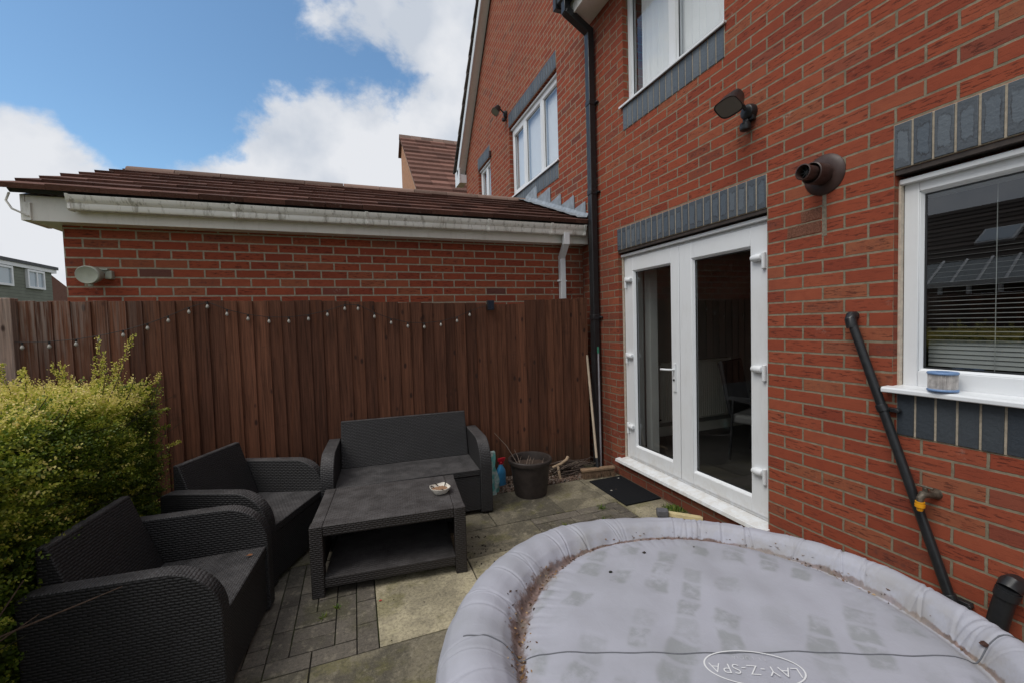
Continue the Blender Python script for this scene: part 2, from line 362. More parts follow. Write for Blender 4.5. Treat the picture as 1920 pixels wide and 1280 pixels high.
BR_H = M_brick('house_brick', (2.01, .005)); BR_G = M_brick('garage_brick', (-2.10, .0085), .5); BR_N = M_brick('neighbour_brick', (4.92, .03), .2)
BLUE = M_blue('blue_brick', .8); BLUES = M_blue('blue_brick_upper', .85, .35); BLUED = M_blue('blue_brick_sill', .36, .2)
MORT = M_simple('mortar', (.36, .31, .24), .9, .2, 60, .2)
WOOD = M_wood('fence_wood'); POSTW = M_wood('post_wood', (.3, .22, .18))
RAT = M_rattan('rattan_grey', (.022, .021, .022)); RATT = M_rattan('rattan_brown', (.027, .0225, .0215))
UPVC = M_upvc('upvc', .06); UPVCD = M_upvc('upvc_dirty', .6, (.80, .79, .74)); FASC = M_upvc('fascia_paint', .12, (.78, .76, .71))
GLASS = M_glass('glass', (.95, .97, .96), 1.35); GLASSU = M_glass('glass_upper', (.97, .985, .98), 1.0)
TILE = M_tile('roof_tile', (.105, .05, .037)); TILE2 = M_tile('roof_tile_far', (.17, .085, .065)); TILED = M_tile('roof_tile_dark', (.11, .09, .08))
RIDGE = M_tile('ridge_tile', (.19, .125, .10))
BLKP = M_simple('black_plastic', (.016, .017, .019), .38, .2, 40, .5)
BRNP = M_simple('brown_plastic', (.05, .027, .023), .45, .15, 40, .4)
LEAD = M_simple('lead', (.27, .30, .33), .5, .3, 14, .5, .2, .3)
STEEL = M_simple('brown_steel', (.05, .038, .032), .6, .3, 20, .4)
SEAL = M_simple('glazing_seal', (.02, .022, .024), .5)
PLASTER = M_simple('plaster', (.5, .5, .48), .9, .05, 4, .2)
FLOORIN = M_simple('indoor_floor', (.03, .028, .027), .4, .3, 3)
CAULK = M_simple('sealant', (.55, .47, .38), .7, .2, 40)

# ------------------------------------------------------------------ ground
def M_ground():
    m = MT('ground_grass'); v = m.geo()
    c = m.ramp(m.noise(v, 1.5, 7, .65), (.3, (.04, .06, .02)), (.7, (.09, .11, .04)))
    return m.fin(c, .95, m.bump(m.noise(v, 25, 5), .8, .03))
MB().add([(-400,-400,-.03),(400,-400,-.03),(400,400,-.03),(-400,400,-.03)], [(0,1,2,3)]).build('ground', M_ground())
tag(bpy.data.objects['ground'], kind='structure')
def M_joint():
    m = MT('joint_soil'); v = m.geo()
    c = m.mix(m.rng(m.noise(v, 4, 5), .45, .6), (.028, .025, .02), (.05, .06, .018))
    return m.fin(c, .95, m.bump(m.noise(v, 80, 4), .8, .01))
MB().add([(-2.6,-1.5,-.012),(2.66,-1.5,-.012),(2.66,4.3,-.012),(-2.6,4.3,-.012)], [(0,1,2,3)]).build('paving_bed', M_joint())
tag(bpy.data.objects['paving_bed'], kind='structure')
def M_slab(name, kind):
    m = MT(name); v = m.geo(); t = m.tint()
    fine = m.noise(v, 55, 6, .75); big = m.noise(v, 2.3, 7, .62, .4)
    if kind == 'slab':
        c = m.mix(t, (.10, .088, .066), (.50, .44, .295))
        c = m.mix(m.rng(m.noise(v, 9, 6, .7), .35, .7, 0, .45), c, (.15, .13, .10))
        c = m.mix(m.math('MULTIPLY', m.rng(big, .46, .56, 0, .72), m.rng(t, .2, .9, 1, .45, False)), c, (.06, .054, .042))
        c = m.mix(m.math('MULTIPLY', m.rng(m.noise(v, 3.1, 6, .6), .52, .62), .5), c, (.14, .13, .04))
    else:
        c = m.mix(t, (.09, .078, .064), (.155, .135, .11))
        c = m.mix(m.rng(m.noise(v, 2.6, 6, .6), .5, .64, 0, .5), c, (.06, .06, .02))
    c = m.mix(m.rng(fine, .42, .66, 0, .5), c, (.04, .036, .03))
    c = m.mix(m.math('MULTIPLY', m.rng(m.noise(v, 17, 6, .75), .52, .66), .4), c, (.34, .30, .22))
    c = m.mix(m.rng(m.vor(v, 150), .12, .2, .3, 0), c, (.6, .56, .48))
    c = m.mix(m.rng(m.noise(v, 230, 2), .68, .78, 0, .55), c, (.55, .5, .42))
    return m.fin(c, m.rng(big, .4, .6, .9, .7), m.bump(fine, .5, .004), .3)
SLAB = M_slab('paving_slab', 'slab'); BLOCK = M_slab('paving_block', 'block')
pv = MB()
def slab(x0, x1, y0, y1, t): g = .004; pv.box(x0+g, x1-g, y0+g, y1-g, -.03, random.uniform(-.0015, .0015), t, 0)
def blk(x0, x1, y0, y1): g = .003; pv.box(x0+g, x1-g, y0+g, y1-g, -.03, random.uniform(-.003, .001), random.random(), 1)
# slab rows in front (towards the camera)
for x0, x1 in ((-1.48, -.87), (-.87, -.265), (-.265, .66), (.66, 1.285), (1.285, 1.9), (1.9, 2.53)):
    for k, (y0, y1) in enumerate(((1.57, 2.182), (.96, 1.57), (.35, .96), (-.25, .35), (-.86, -.25))):
        slab(x0, x1, y0, y1, random.choice((.3, .4, .22)))
slab(.053, .664, 2.182, 2.79, 1.0); slab(.664, 1.285, 2.182, 2.79, .9)
slab(.053, .664, 2.79, 3.165, .55); slab(.664, 1.29, 2.79, 3.165, .32)
for k, (x0, x1) in enumerate(((-.8, -.2), (-.2, .405), (.405, 1.005), (1.005, 1.613), (1.613, 2.08), (2.08, 2.53))):
    slab(x0, x1, 3.165, 3.77, (.2, .2, .25, .2, .42, .5)[k])
slab(2.125, 2.53, 2.2, 3.165, .75)
# block paving, left patch
blk(-.47, -.265, 2.182, 2.292); blk(-.265, -.053, 2.182, 2.292); blk(-.68, -.47, 2.182, 2.292)
def col(x0, x1, ys):
    for a, b in zip(ys[:-1], ys[1:]): blk(x0, x1, a, b)
col(-.053, .053, [2.182, 2.40, 2.605, 2.81, 3.02, 3.165])
col(-.16, -.053, [2.292, 2.50, 2.70, 2.9, 3.1, 3.165])
col(-.37, -.16, [2.292, 2.39, 2.495, 2.605])
col(-.37, -.265, [2.605, 2.81, 3.02, 3.165]); col(-.265, -.16, [2.605, 2.71, 2.92, 3.165])
col(-.47, -.37, [2.292, 2.5, 2.72, 2.92, 3.165]); col(-.575, -.47, [2.292, 2.4, 2.6, 2.81, 3.02, 3.165])
for i in range(8):
    x = -.68-.105*i
    col(x, x+.105, [2.292+(.1 if i % 2 else 0)]+[2.5+(.1 if i % 2 else 0)+.21*j for j in range(3)]+[3.165])
# block paving, right patch: running rows
for j in range(10):
    y1 = 3.165-.104*j; y0 = y1-.104; x = 1.29-(.105 if j % 2 else 0)
    while x < 2.12:
        a, b = max(x, 1.29), min(x+.21, 2.12)
        if b-a > .03: blk(a, b, y0, y1)
        x += .21
pv.build('paving', [SLAB, BLOCK], bevel=.002); tag(bpy.data.objects['paving'], kind='structure')
# gravel strip by the fence
def M_gravel():
    m = MT('gravel_stone'); t = m.tint()
    return m.fin(m.mix(m.noise(m.geo(), 60, 2), m.ramp(t, (0, (.1, .05, .035)), (.4, (.2, .12, .08)), (.75, (.33, .24, .18)), (1, (.5, .45, .4))), (.12, .08, .06)), .85)
gv = MB()
for i in range(2600):
    x = random.uniform(.9, 2.2); y = random.uniform(3.775, 4.15); r = random.uniform(.006, .016)
    M = Matrix.Translation((x, y, r*.3-.004)) @ Matrix.Rotation(random.uniform(0, 6), 4, Vector((random.random(), random.random(), random.random())).normalized())
    pts = [M @ Vector(p)*1 for p in ((r,0,0),(-r,0,0),(0,r*.8,0),(0,-r*.8,0),(0,0,r*.6),(0,0,-r*.6))]
    gv.add(pts, [(0,2,4),(2,1,4),(1,3,4),(3,0,4),(2,0,5),(1,2,5),(3,1,5),(0,3,5)], random.random())
gv.build('gravel', M_gravel(), smooth=0); tag(bpy.data.objects['gravel'], kind='stuff')

# ------------------------------------------------------------------ masonry helpers
def wall_cells(mb, x0, x1, ys, zs, holes, mat=0):
    """wall between x0 and x1, cut on the ys/zs grid, cells inside holes left open"""
    ys = sorted(set(ys)); zs = sorted(set(zs))
    for a, b in zip(ys[:-1], ys[1:]):
        run = None
        for c, d in zip(zs[:-1], zs[1:]):
            cy, cz = (a+b)/2, (c+d)/2
            if any(h[0] < cy < h[1] and h[2] < cz < h[3] for h in holes):
                continue
            mb.box(x0, x1, a, b, c, d, .5, mat)
def soldier(parent, name, x, y0, y1, z0, z1, mat, pitch=.0765, world=True):
    mb = MB(); mb.box(x-.003, x+.05, y0, y1, z0, z1, .5, 1)
    n = max(1, round((y1-y0)/pitch)); p = (y1-y0)/n
    for i in range(n):
        a = y0+i*p; j = random.uniform(-.001, .001)
        f0 = len(mb.f); mb.box(x-.007+j, x+.04, a+.0045, a+p-.0045, z0+.002+random.uniform(0,.002), z1-.003, random.random(), 0); mb.c.append((f0, len(mb.f), (x, a+p/2, (z0+z1)/2)))
    return mb.build(name, [mat, MORT], parent, bevel=.0025, world=world)
def ring(mb, x0, x1, y0, y1, z0, z1, w, tint=.5, mat=0):
    wl, wr, wb, wt_ = w if isinstance(w, tuple) else (w,)*4     # wl: low-y side, wr: high-y side
    mb.box(x0, x1, y0, y0+wl, z0, z1, tint, mat); mb.box(x0, x1, y1-wr, y1, z0, z1, tint, mat)
    mb.box(x0, x1, y0+wl, y1-wr, z0, z0+wb, tint, mat); mb.box(x0, x1, y0+wl, y1-wr, z1-wt_, z1, tint, mat)

XW = 2.53
# ------------------------------------------------------------------ the house
house = thing('brick_house', 'red brick house with white French doors, blue soldier brick lintels and a wide kitchen window', 'house', (XW, 1, 0))
D = (2.01, 3.66, .14, 2.30); K = (-.45, 1.322, 1.21, 2.30); U = (2.335, 3.52, 3.66, 4.79)
w = MB(); wall_cells(w, XW, XW+.28, [-3.5, D[0], D[1], K[0], K[1], U[0], U[1], 4.20], [-.1, D[2], D[3], K[2], K[3], U[2], U[3], 5.0], [D, K, U])
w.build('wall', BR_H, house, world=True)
soldier(house, 'lintel', XW, D[0], D[1]+.003, 2.302, 2.518, BLUE)
soldier(house, 'lintel', XW, K[0], K[1]+.004, 2.302, 2.52, BLUE)
soldier(house, 'brick_sill', XW, K[0], K[1]-.018, .997, 1.207, BLUED)
soldier(house, 'brick_sill', XW, U[0]-.005, U[1]+.012, 3.433, 3.652, BLUES)
# steel angles over the openings
for (a, b) in ((D[0], D[1]), (K[0], K[1])):
    MB().box(XW+.004, XW+.06, a+.002, b-.002, 2.276, 2.2995).build('steel_angle', STEEL, house, world=True)
XF = 2.59   # face of the frames
# French doors
fr = MB(); ring(fr, XF+.008, XF+.07, 1.95, 3.652, .205, 2.262, (.05, .045, .03, .06))
fr.box(XF-.028, XF+.008, 1.95, 3.66, 2.236, 2.262)              # drip head
door = fr.build('french_door', UPVC, house, bevel=.004, world=True)
def leaf(name, y0, y1, gy0, gy1, gz0, gz1):
    mb = MB(); z0, z1 = .232, 2.213; xf = XF-.004
    mb.box(xf, XF+.06, y0, gy0, z0, z1); mb.box(xf, XF+.06, gy1, y1, z0, z1)
    mb.box(xf, XF+.06, gy0, gy1, z0, gz0); mb.box(xf, XF+.06, gy0, gy1, gz1, z1)
    # sloping glazing bead
    b = .016
    mb.prism([(xf+.002, gz0), (XF+.024, gz0), (XF+.024, gz0+b)], 1, gy0, gy1); mb.prism([(xf+.002, gz1), (XF+.024, gz1-b), (XF+.024, gz1)], 1, gy0, gy1)
    mb.prism([(xf+.002, gy0), (XF+.024, gy0), (XF+.024, gy0+b)], 2, gz0, gz1); mb.prism([(xf+.002, gy1), (XF+.024, gy1-b), (XF+.024, gy1)], 2, gz0, gz1)
    l = mb.build(name, UPVC, door, bevel=.003, world=True)
    s_ = MB(); ring(s_, XF+.0245, XF+.029, gy0+.006, gy1-.006, gz0+.006, gz1-.006, .016); s_.build('glazing_seal', SEAL, door, world=True)
    MB().add([(XF+.027, gy0+.005, gz0+.005), (XF+.027, gy0+.005, gz1-.005), (XF+.027, gy1-.005, gz1-.005), (XF+.027, gy1-.005, gz0+.005)], [(0,1,2,3)]).build('pane', GLASS, door, world=True, smooth=0)
leaf('door_leaf', 2.873, 3.60, 2.972, 3.502, .345, 2.086)
leaf('door_leaf', 2.02, 2.867, 2.182, 2.732, .333, 2.088)
h = MB(); h.box(XF-.017, XF-.005, 2.915, 2.945, .98, 1.22); h.tube([(XF-.01, 2.93, 1.17), (XF-.055, 2.93, 1.17), (XF-.06, 2.945, 1.17), (XF-.058, 3.05, 1.165)], .009, 10)
h.tube([(XF-.017, 2.93, 1.08), (XF-.024, 2.93, 1.08)], .009, 12, 0, 1)
h.build('door_handle', [UPVC, SEAL], door, bevel=.002, world=True)
for z in (.52, 1.23, 1.98):
    for y, s_ in ((3.602, 1), (2.072, -1)):
        q = MB(); q.tube([(XF-.016, y, z-.06), (XF-.016, y, z+.05)], .0135, 14); M = Matrix.Translation((XF-.020, y-s_*.052, z+.018)) @ Matrix.Rotation(PI/2, 4, 'X'); q.lathe([(.004, -.042), (.017, -.038), (.0235, -.026), (.025, 0), (.024, .03), (.020, .040), (.004, .042)], n=16, M=M)
        q.build('hinge', UPVC, door, bevel=.004, world=True)
sb = MB(); sb.prism([(XF+.05, .206), (XW-.05, .186), (XW-.055, .160), (XW-.045, .155), (XW-.04, .168), (XF+.05, .168)], 1, 2.0, 3.70)
sb.build('door_sill', UPVC, house, bevel=.002, world=True)
MB().box(XW+.045, XF+.008, 3.6545, 3.6625, .2, 2.25).build('sealant_strip', CAULK, house, world=True)

def window(parent, y0, y1, z0, z1, gl, sill=None, bevel=.004, fx=XF, glass=GLASS, drip=True):
    """frame ring with panes gl = [(gy0, gy1, gz0, gz1), ...]"""
    mb = MB()
    ys = sorted(gl); e = y0
    for i, g in enumerate(ys):
        mb.box(fx, fx+.07, e, g[0], z0, z1); mb.box(fx, fx+.07, g[0], g[1], z0, g[2]); mb.box(fx, fx+.07, g[0], g[1], g[3], z1); e = g[1]
        b = .014
        for (a, c) in ((g[2], b), (g[3], -b)): mb.prism([(fx+.003, a), (fx+.024, a), (fx+.024, a+c)], 1, g[0], g[1])
        for (a, c) in ((g[0], b), (g[1], -b)): mb.prism([(fx+.003, a), (fx+.024, a), (fx+.024, a+c)], 2, g[2], g[3])
    mb.box(fx, fx+.07, e, y1, z0, z1)
    if drip: mb.box(fx-.03, fx-.0005, y0, y1+.005, z1-.022, z1+.004)
    wd = mb.build('window', UPVC, parent, bevel=bevel, world=True)
    for g in ys:
        s_ = MB(); ring(s_, fx+.0245, fx+.029, g[0]+.006, g[1]-.006, g[2]+.006, g[3]-.006, .014); s_.build('glazing_seal', SEAL, wd, world=True)
        MB().add([(fx+.0265, g[0]+.004, g[2]+.004), (fx+.0265, g[0]+.004, g[3]-.004), (fx+.0265, g[1]-.004, g[3]-.004), (fx+.0265, g[1]-.004, g[2]+.004)], [(0,1,2,3)]).build('pane', glass, wd, world=True, smooth=0)
    if sill:
        a, b_, zt, xo = sill
        MB().prism([(fx+.03, zt), (xo+.008, zt-.006), (xo, zt-.014), (xo, zt-.03), (xo+.006, zt-.034), (xo+.008, zt-.022), (fx+.03, zt-.018)], 1, a, b_).build('sill', UPVC, wd, bevel=.002, world=True)
    return wd
wk = window(house, K[0], 1.312, 1.238, 2.252, [(-.36, .28, 1.316, 2.184), (.34, 1.252, 1.316, 2.184)], (K[0]-.02, 1.345, 1.242, 2.475))
MB().box(XW+.035, XF-.001, 1.312, 1.3245, 1.24, 2.255).build('sealant_strip', CAULK, house, world=True)
wu = window(house, U[0], U[1], 3.675, 4.79, [(2.40, 2.878, 3.745, 4.73), (2.962, 3.478, 3.735, 4.73)], (U[0]-.02, U[1]+.045, 3.682, 2.50), glass=GLASSU, drip=False)
# eaves: soffit, fascia, gutter, downpipe, roof
MB().box(2.29, XW-.001, -3.5, 4.12, 4.81, 4.825).build('soffit', FASC, house, world=True)
fb = MB(); fb.box(2.27, 2.2895, -3.5, 4.12, 4.80, 4.99); fb.build('fascia', UPVCD, house, world=True)
g_ = MB(); g_.prism([(2.262, 5.02), (2.262, 4.93), (2.23, 4.915), (2.175, 4.915), (2.145, 4.94), (2.135, 5.02), (2.143, 5.02), (2.153, 4.945), (2.18, 4.925), (2.225, 4.925), (2.252, 4.938), (2.252, 5.02)], 1, -3.5, 4.17)
g_.box(2.130, 2.2665, 4.12, 4.18, 4.905, 5.025); g_.build('gutter', BLKP, house, bevel=.002, world=True)
dp = MB()
def sq(mb, pts, wx, wy, mat=0):
    """square pipe through points in the xz plane at constant y centre"""
    for a, b in zip(pts[:-1], pts[1:]):
        a, b = Vector(a), Vector(b); d = b-a; L = d.length
        M = Matrix.Translation((a+b)/2) @ d.to_track_quat('Z', 'Y').to_matrix().to_4x4()
        q = d.normalized(); 
        ex = Vector((0, 1, 0)); ey = q.cross(ex)
        M = Matrix((ex, ey, q)).transposed().to_4x4(); M.translation = (a+b)/2
        mb.obox(M, wy, wx, L, .5, mat)
yc = 4.027
sq(dp, [(2.47, yc, .0), (2.47, yc, 4.70)], .07, .079)
sq(dp, [(2.485, yc, 4.66), (2.195, yc, 4.83)], .074, .083)
sq(dp, [(2.20, yc, 4.80), (2.20, yc, 4.93)], .07, .079)
for z in (1.62, 2.96, 3.9): sq(dp, [(2.47, yc, z), (2.47, yc, z+.055)], .08, .089); dp.box(2.50, 2.53, yc-.075, yc+.075, z+.015, z+.035)
dp.build('downpipe', BLKP, house, bevel=.006, world=True)
rf = MB(); rf.prism([(2.16, 4.99), (2.16, 5.03), (6.2, 8.2), (6.2, 8.1)], 1, -3.5, 4.2); rf.build('roof', TILE, house, world=True)
# rooms behind the glass
def room(x0, x1, y0, y1, z0, z1, mat=PLASTER, far=False):
    mb = MB(); t = .05
    mb.box(x0, x1, y0-t, y0, z0, z1); mb.box(x0, x1, y1, y1+t, z0, z1); mb.box(x0, x1, y0-t, y1+t, z1, z1+t)
    if False: ring(mb, x1, x1+t, y0-t, y1+t, z0, z1, (.5, .4, .75, .25))
    else: mb.box(x1, x1+t, y0-t, y1+t, z0, z1)
    mb.box(x0, x1, y0-t, y1+t, z0-t, z0, .5, 1)
    return mb.build('room', [mat, FLOORIN], house, world=True)
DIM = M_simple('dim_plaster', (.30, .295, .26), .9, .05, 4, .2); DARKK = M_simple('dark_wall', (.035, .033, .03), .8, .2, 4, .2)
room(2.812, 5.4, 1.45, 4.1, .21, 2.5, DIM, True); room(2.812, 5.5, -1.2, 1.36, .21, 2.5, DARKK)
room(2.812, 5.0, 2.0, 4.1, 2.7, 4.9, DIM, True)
MB().box(2.83, 3.035, 3.86, 4.09, .22, 2.49).build('pillar', PLASTER, house, world=True)
MB().box(2.815, 2.9, 3.53, 3.62, .22, 2.45).box(2.6605, 2.8115, 3.64, 3.659, .22, 2.25).build('inner_reveal', PLASTER, house, world=True)
# net blind behind the upper window
NET = M_simple('net_curtain', (.76, .77, .78), .9, .02, 8, .05)
cu = MB()
for y0, y1, z1 in ((2.36, 3.40, 4.75),):
    n = 60
    vs = []; 
    for i in range(n+1):
        y = y0+(y1-y0)*i/n; x = 2.665+.004*math.sin(i*1.3)+.003*math.sin(i*2.9)
        vs += [(x, y, 3.70), (x, y, z1)]
    cu.add(vs, [(2*i, 2*i+1, 2*i+3, 2*i+2) for i in range(n)])
cu.build('net_curtain', NET, house, world=True)

# ------------------------------------------------------------------ neighbouring house
nb = thing('gable_house', 'taller red brick gable-ended house beyond the garage, with three-light upper window', 'house', (XW, 6.8, 0))
N1 = (4.915, 6.66, 3.655, 4.81); N2 = (7.70, 8.50, 3.9, 4.745)
w = MB(); wall_cells(w, XW+.002, XW+.28, [4.201, N1[0], N1[1], N2[0], N2[1], 9.46], [-.1, N1[2], N1[3], N2[2], N2[3], 5.1], [N1, N2])
w.prism([(4.201, 5.1), (9.46, 5.1), (6.6, 8.2), (5.4, 8.2), (4.201, 7.0)], 0, XW+.002, XW+.28)
w.build('wall', BR_N, nb, world=True)
soldier(nb, 'lintel', XW, N1[0], N1[1]+.003, 4.814, 5.03, BLUE); soldier(nb, 'lintel', XW, N2[0], N2[1]+.01, 4.75, 4.97, BLUE)
soldier(nb, 'brick_sill', XW, N1[0], N1[1], 3.44, 3.65, BLUES)
window(nb, N1[0]+.01, N1[1]-.01, 3.67, 4.79, [(5.02, 5.47, 3.75, 4.70), (5.56, 6.10, 3.75, 4.70), (6.19, 6.60, 3.78, 4.67)], (N1[0]-.02, N1[1]+.02, 3.675, 2.50), glass=GLASSU, drip=True)
window(nb, N2[0]+.01, N2[1]-.01, 3.9, 4.73, [(7.77, 8.06, 3.95, 4.66), (8.14, 8.43, 3.95, 4.66)], None, glass=GLASSU)
c2 = MB(); c2.add([(2.665, 4.8, 3.6), (2.665, 4.8, 4.9), (2.665, 8.7, 4.9), (2.665, 8.7, 3.6)], [(0,1,2,3)]); c2.build('net_curtain', NET, nb, world=True, smooth=0)
MB().box(2.85, 2.9, 4.3, 9.4, 3, 5.1).build('inner_wall', PLASTER, nb, world=True)
# verge: soffit board, white barge board, tile edge
def rake(pts, x0, x1, t, name, mat):
    mb = MB(); (y0, z0), (y1, z1) = pts
    mb.prism([(y0, z0), (y1, z1), (y1, z1+t), (y0, z0+t)], 0, x0, x1); return mb.build(name, mat, nb, world=True, bevel=.002)
VA, VB = (9.62, 4.99), (6.55, 8.36)
rake((VA, VB), 2.385, XW, .012, 'verge_soffit', FASC); 
rake(((VA[0]+.02, VA[1]-.035), (VB[0], VB[1]-.035)), 2.36, 2.3845, .21, 'barge_board', UPVC)
MB().box(2.386, XW, 9.44, 9.80, 4.80, 4.985).box(2.36, 2.3855, 9.43, 9.83, 4.79, 5.12).build('barge_board', UPVC, nb, world=True, bevel=.003)
rfn = MB()
n = 16
for i in range(n):
    f0, f1 = i/n, (i+1)/n
    ya, za = 9.85+(VB[0]-9.85)*f0, 4.93+.22+(VB[1]+.17-5.15)*f0; yb, zb = 9.85+(VB[0]-9.85)*f1, 5.15+(VB[1]+.17-5.15)*f1
    rfn.prism([(ya+.05, za-.02), (yb, zb-.02), (yb, zb+.02), (ya+.05, za+.035)], 0, 2.325, 8, random.random())
rfn.prism([(VB[0], VB[1]+.17), (5.4, 8.5), (4.2, 7.3), (4.2, 7.2), (5.4, 8.4), (VB[0], VB[1]+.1)], 0, 2.35, 8)
rfn.build('roof', TILED, nb, world=True)
MB().box(XW-.04, XW+.02, 7.62, 7.69, 4.72, 4.82).build('air_brick', BRNP, nb, world=True)

# ------------------------------------------------------------------ garage
YG = 4.36
ga = thing('brick_garage', 'low brick garage with dark brown tiled roof and white gutter, behind the fence', 'garage', (0, YG, 0))
g = MB(); g.box(-2.105, 2.528, YG, YG+.22, -.1, 2.50); g.box(-2.105, -1.885, YG+.22, 7.7, -.1, 2.50)
g.prism([(4.4, 2.5), (7.68, 2.5), (6.04, 3.30)], 0, -2.10, -1.9); g.build('wall', BR_G, ga, world=True)
# roof tiles, course over course
rt_ = MB(); y_e, z_e, y_r, z_r = 4.10, 2.675, 6.04, 3.44; nrow = 7
sl_ = Vector((0, y_r-y_e, z_r-z_e)); L = sl_.length; sl_.normalize(); nrm_ = Vector((0, -sl_.z, sl_.y)); g_l = L/nrow
for r_ in range(nrow):
    x = -2.36+(.155 if r_ % 2 else 0)
    if r_ % 2: cols = [(-2.36, -2.205)]
    else: cols = []
    while x < 2.50:
        cols.append((x, min(x+.31, 2.52))); x += .31
    for a, b in cols:
        p0 = Vector((0, y_e, z_e))+sl_*(g_l*r_-.012+random.uniform(-.004, .004)); p1 = Vector((0, y_e, z_e))+sl_*(g_l*(r_+1)+.05)
        t0 = .040+random.uniform(-.003, .003); t1 = .012; dz = .006
        vs = [(a+.0015, *(p0)[1:]), (b-.0015, *(p0)[1:]), (b-.0015, *p1[1:]), (a+.0015, *p1[1:])]
        tp = [p0+nrm_*t0, p0+nrm_*(t0-.003), p1+nrm_*t1, p1+nrm_*t1]
        vs += [(vs[i][0], tp[i].y, tp[i].z) for i in range(4)]
        rt_.add(vs, [(0,3,2,1),(4,5,6,7),(0,1,5,4),(1,2,6,5),(2,3,7,6),(3,0,4,7)], random.random())
rt_.prism([(7.98, 2.675), (y_r, z_r), (y_r, z_r+.03), (7.98, 2.71)], 0, -2.36, 2.52)
rt_.build('roof', TILE, ga, world=True)
# under-felt shadow board and soffit
MB().prism([(4.15, 2.655), (4.12, 2.678), (6.04, 3.43), (6.04, 3.40)], 0, -2.28, 2.515).build('roof_underlay', SEAL, ga, world=True)
MB().prism([(4.235, 2.49), (4.235, 2.665), (4.215, 2.655), (4.215, 2.47), (4.235, 2.47)], 0, -2.235, 2.516).build('fascia', FASC, ga, world=True, bevel=.002)
MB().box(-2.235, 2.516, 4.2355, YG-.002, 2.474, 2.486).box(-2.235, -2.106, 4.36, 7.7, 2.474, 2.486).build('soffit', FASC, ga, world=True)
MB().prism([(4.21, 2.47), (4.21, 2.66), (6.04, 3.385), (7.85, 2.66), (7.85, 2.47), (7.5, 2.47), (6.04, 3.2), (4.5, 2.47)], 0, -2.262, -2.2355).build('barge_board', UPVCD, ga, world=True, bevel=.002)
# ogee gutter
pf = [(4.205, 2.66), (4.205, 2.585), (4.175, 2.565), (4.125, 2.565), (4.118, 2.575), (4.118, 2.612), (4.103, 2.628), (4.095, 2.645), (4.090, 2.668), (4.100, 2.668), (4.106, 2.648), (4.112, 2.634), (4.127, 2.617), (4.128, 2.577), (4.172, 2.575), (4.195, 2.59), (4.196, 2.66)]
pf = [(a, b-.018) for a, b in pf]
MB().prism(pf, 0, -1.945, 2.435).build('gutter', UPVCD, ga, bevel=.0015, world=True)
hull = [(4.206, 2.645), (4.206, 2.565), (4.176, 2.541), (4.122, 2.541), (4.112, 2.552), (4.112, 2.592), (4.097, 2.610), (4.085, 2.655), (4.092, 2.655)]
for x, ww in ((-1.94, .02), (-.889, .028), (.152, .028), (1.32, .028), (2.02, .03), (2.42, .03)):
    MB().prism(hull, 0, x-ww/2, x+ww/2).build('gutter_bracket', UPVCD, ga, bevel=.002, world=True)
MB().tube([(-2.30, 4.18, 2.66), (-2.315, 4.17, 2.60), (-2.28, 4.16, 2.54), (-2.21, 4.19, 2.50)], .007, 8).box(-2.24, -2.2, 4.196, 4.2145, 2.47, 2.60).build('gutter_hook', UPVCD, ga, world=True)
# white downpipe with swan neck
wp = MB(); wx = 2.285
def sqp(mb, a, b, s_):
    a, b = Vector(a), Vector(b); d = b-a; ex = Vector((1, 0, 0)); q = d.normalized(); ex = (ex-q*ex.dot(q)).normalized(); ey = q.cross(ex)
    M = Matrix((ex, ey, q)).transposed().to_4x4(); M.translation = (a+b)/2; mb.obox(M, s_, s_, d.length)
sqp(wp, (2.20, 4.145, 2.57), (2.20, 4.145, 2.44), .066); sqp(wp, (2.20, 4.135, 2.47), (2.235, 4.33, 2.32), .060); sqp(wp, (2.235, 4.318, 2.35), (2.235, 4.318, 0), .062)
wp.box(2.19, 2.28, 4.286, 4.36, 2.06, 2.074); wp.tube([(2.195, 4.30, 2.067), (2.165, 4.30, 2.067)], .012, 8)
wp.build('downpipe', UPVC, ga, bevel=.004, world=True)
# ridge tiles
rd = MB(); x = -1.72-.55
x = -2.30
while x < 2.50:
    b = min(x+.45, 2.52); prof = [(y_r+.11*math.cos(a), z_r-.03+.085*math.sin(a)) for a in [PI*k/10 for k in range(11)]]
    prof2 = [(y_r+.095*math.cos(a), z_r-.03+.07*math.sin(a)) for a in [PI*k/10 for k in range(10, -1, -1)]]
    rd.prism(prof+prof2, 0, x+.003, b-.003, random.random()); x = b
rd.build('ridge', RIDGE, ga, world=True)
# stepped lead flashing against the house wall
fl = MB(); yy = 4.32
steps = [(4.26, 4.52), (4.52, 4.86), (4.86, 5.16), (5.16, 5.60), (5.60, 5.98)]
for a, b in steps:
    za = z_e+(a-y_e)*(z_r-z_e)/(y_r-y_e); zb = z_e+(b-y_e)*(z_r-z_e)/(y_r-y_e)
    j = random.uniform(0, .004)
    fl.prism([(a, za), (b, zb), (b, zb+.10), (a+.02, zb+.14+random.uniform(-.02, .02)), (a, zb+.12)], 0, 2.522-j, 2.5285-j, random.random())
n = 26; vs = []
for i in range(n+1):
    a = 4.2+i*(5.98-4.2)/n; za = z_e+(a-y_e)*(z_r-z_e)/(y_r-y_e)
    k = .012*math.sin(i*1.7)+.008*math.sin(i*3.1)
    vs += [(2.522, a, za+.10), (2.50, a, za+.055+k*.3), (2.38+k, a, za+.05+abs(k)*.6)]
fl.add(vs, [f for i in range(n) for f in ((3*i, 3*i+3, 3*i+4, 3*i+1), (3*i+1, 3*i+4, 3*i+5, 3*i+2))])
fl.build('lead_flashing', LEAD, ga, world=True, smooth=50)

